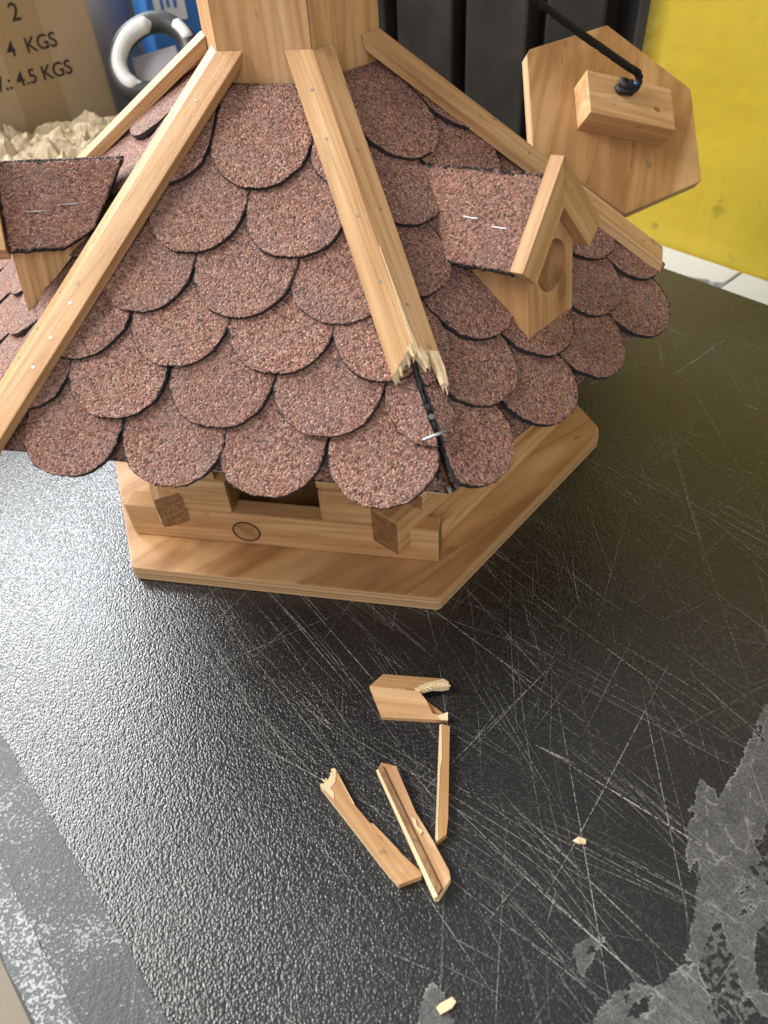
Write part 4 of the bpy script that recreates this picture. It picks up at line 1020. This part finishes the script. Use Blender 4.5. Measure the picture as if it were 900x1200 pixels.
# ------------------------------------------------------------------ things standing behind
def carton():
    az = R(24); h = V((math.cos(az), math.sin(az), 0)); nf = V((math.sin(az), -math.cos(az), 0)); z = V((0,0,1))
    c = V((-0.0935,0.512,0))      # lower right front corner line
    o = empty('cardboard_box', c); tag(o, 'brown cardboard carton printed with 4 KGS and 4.5 KGS behind the paper', 'cardboard box')
    W, H, T = 0.42, 0.29, 0.30
    bm = box_bm(c-h*(W/2)-nf*(T/2)+z*(H/2), h, -nf, z, (W,T,H), 0.003); put('carton_body', bm, M['kraft_box'], o)
    bm = box_bm(c-h*0.079+nf*0.0003+z*0.145, h, nf, z, (0.048,0.0004,0.28), 0); put('packing_tape', bm, M['box_tape'], o)
    def txt(s, x, zz, size, align='RIGHT'):
        cu = bpy.data.curves.new('printed_text', 'FONT'); cu.body = s; cu.size = size; cu.align_x = align; cu.extrude = 0.0002; cu.offset = 0.0002
        tmp = bpy.data.objects.new('tmp_text', cu); col.objects.link(tmp); bpy.context.view_layer.update()
        me = bpy.data.meshes.new_from_object(tmp.evaluated_get(bpy.context.evaluated_depsgraph_get())); bpy.data.objects.remove(tmp)
        me.materials.clear(); me.materials.append(M['ink']); me.name = 'printed_text'
        ob = bpy.data.objects.new('printed_text', me)
        p = c-h*x+nf*0.0009+z*zz; m = Matrix((h, z, nf)).transposed().to_4x4(); m.translation = p
        link(ob, m, o)
    txt('2', 0.0720, 0.2145, 0.0215)
    txt('.:  4  KGS', 0.0440, 0.1865, 0.0185)
    txt('W.: 4.5 KGS', 0.0370, 0.1600, 0.0185)
carton()

def paper_pile():
    bm = bmesh.new(); nx, ny = 330, 200; g = []
    for j in range(ny+1):
        row = []
        for i in range(nx+1):
            x = -0.52+0.50*i/nx; y = 0.20+0.27*j/ny
            p = V((x,y,0))
            env = min(1, max(0, (y-0.205)/0.085))*min(1, max(0, (0.468-y)/0.03))*min(1, max(0, (-0.025-x)/0.05))
            clear = max(0, min(1, (math.hypot(x, y)-0.245)/0.05)); env = min(env, clear)
            env = env**0.6
            def facets(p, sc, amp, sdv):
                vd, vp = noise.voronoi(p*sc+V((noise.noise(p*30+sdv),noise.noise(p*30-sdv),0))*0.35+sdv)
                h = 0
                w1 = 1/(1+math.exp((vd[0]-vd[1])*14))
                for c_, w_ in ((vp[0], w1), (vp[1], 1-w1)):
                    gx, gy = noise.noise(c_*7.3+V((1,5,2))), noise.noise(c_*7.3+V((7,2,9)))
                    dp = (p*sc+sdv)-c_
                    h += w_*((gx*dp.x+gy*dp.y)*1.9+noise.noise(c_*3.1)*0.9)
                return h*amp
            zz = env*(0.128+0.012*noise.noise(p*9)+facets(p,24,0.015,V((4,2,1)))+facets(p,52,0.0105,V((1,8,3)))+0.0016*noise.noise(p*240))
            dx = 0.007*noise.noise(p*45+V((3,1,7)))*env; dy = 0.007*noise.noise(p*45+V((8,4,1)))*env
            row.append(bm.verts.new((x+dx, y+dy, max(0.0006, zz))))
        g.append(row)
    for j in range(ny):
        for i in range(nx): bm.faces.new((g[j][i],g[j][i+1],g[j+1][i+1],g[j+1][i]))
    o = put('crumpled_paper', bm, M['paper']); tag(o, 'heap of crumpled kraft packing paper behind the bird house', 'packing paper')
paper_pile()

def handle():
    P = [(-0.0824,0.4657,0.1661),(-0.0726,0.4774,0.1804),(-0.0575,0.4833,0.1905),(-0.0381,0.4835,0.1965),(-0.0214,0.4775,0.1955),(-0.0098,0.466,0.1877),(-0.0049,0.4549,0.1784),(-0.0077,0.4439,0.1669),(-0.0196,0.4363,0.1559),(-0.0363,0.431,0.1459),(-0.0703,0.442,0.1466),(-0.0806,0.4517,0.153)]
    P = [V(p) for p in P]; c = sum(P, V((0,0,0)))/len(P)
    vw = (V((-0.1096,-0.4625,0.3666))-c).normalized()
    ax = (P[6]-P[0]).normalized(); nn = ax.cross((P[3]-P[9])).normalized()
    if nn.dot(vw) < 0: nn = -nn
    # flatten on to one plane of its own
    P = [p-nn*(p-c).dot(nn) for p in P]
    o = empty('tool_handle', (c.x,c.y,0)); tag(o, 'white and black D-shaped tool handle behind the left roof edge', 'tool')
    Q = smooth_path(P, 6, True); n = len(Q)
    bm = tube_bm(Q, 0.0102, 12, True); put('rubber_grip', bm, M['rubber'], o, smooth=True)
    def arc(i0, i1, r, lift, inn):
        pts_ = []
        for i in range(i0, i1+1):
            q = Q[i%n]; pts_.append(q+nn*lift+(c-q).normalized()*inn)
        k = len(pts_); rad = [r*max(0.25, min(1, 3.2*math.sin(math.pi*(t+0.5)/k)))for t in range(k)]
        put('white_inlay', tube_bm(pts_, rad, 10), M['white_plastic'], o, smooth=True)
    arc(-14, 20, 0.0080, 0.0056, 0.0044); arc(27, 36, 0.0068, 0.005, -0.001)
    # the tool below the handle goes down behind the roof to the bench
    b0 = c-V((0,0,0.026)); bm = box_bm((c.x+0.004, c.y-0.002, (c.z-0.035)/2), ax, nn, (0,0,1), (0.055,0.016,c.z-0.035), 0.003); put('tool_body', bm, M['rubber'], o)
    bm = box_bm(c-nn*0.004+V((0.0,0,-0.012)), ax, nn, ax.cross(nn), (0.050,0.006,0.040), 0.002); put('guard_plate', bm, M['lilac'], o)
handle()
def blue_pack():
    az = R(8); h = V((math.cos(az), math.sin(az), 0)); nf = V((math.sin(az), -math.cos(az), 0)); z = V((0,0,1))
    c = V((-0.022,0.690,0)); o = empty('blue_package', c); tag(o, 'blue package with a white label standing in the far background', 'package')
    W, H, T = 0.115, 0.34, 0.08
    put('carton_body', box_bm(c+h*W/2-nf*T/2+z*H/2, h, -nf, z, (W,T,H), 0.003), M['blue'], o)
    put('white_label', box_bm(c+h*0.030+nf*0.0006+z*0.205, h, nf, z, (0.040,0.0006,0.095), 0), M['white_print'], o)
    for dx, dz in ((0.020,0.178),(0.028,0.180),(0.037,0.178)):
        put('printed_mark', box_bm(c+h*dx+nf*0.0013+z*dz, h, nf, z, (0.004,0.0005,0.014), 0), M['blue'], o)
blue_pack()
def canister():
    c = V((-0.068,0.80,0)); o = empty('grey_canister', c); tag(o, 'grey lilac plastic canister standing behind the carton', 'canister')
    prof = [(0.0,0.001),(0.030,0.001),(0.032,0.004),(0.032,0.29),(0.028,0.305),(0.014,0.315),(0.014,0.33)]
    bm = bmesh.new(); rings = [[bm.verts.new((c.x+r*math.cos(2*math.pi*k/28), c.y+r*math.sin(2*math.pi*k/28), z)) for k in range(28)] for r, z in prof[1:]]
    for a, b in zip(rings, rings[1:]):
        for k in range(28): bm.faces.new((a[k],a[(k+1)%28],b[(k+1)%28],b[k]))
    bm.faces.new(rings[0][::-1]); bm.faces.new(rings[-1]); fixn(bm)
    put('canister_body', bm, M['lilac'], o, smooth=True)
    put('screw_cap', disc_bm(c+V((0,0,0.331)), (0,0,1), 0.016, 0.02, 20), M['white_plastic'], o)
canister()
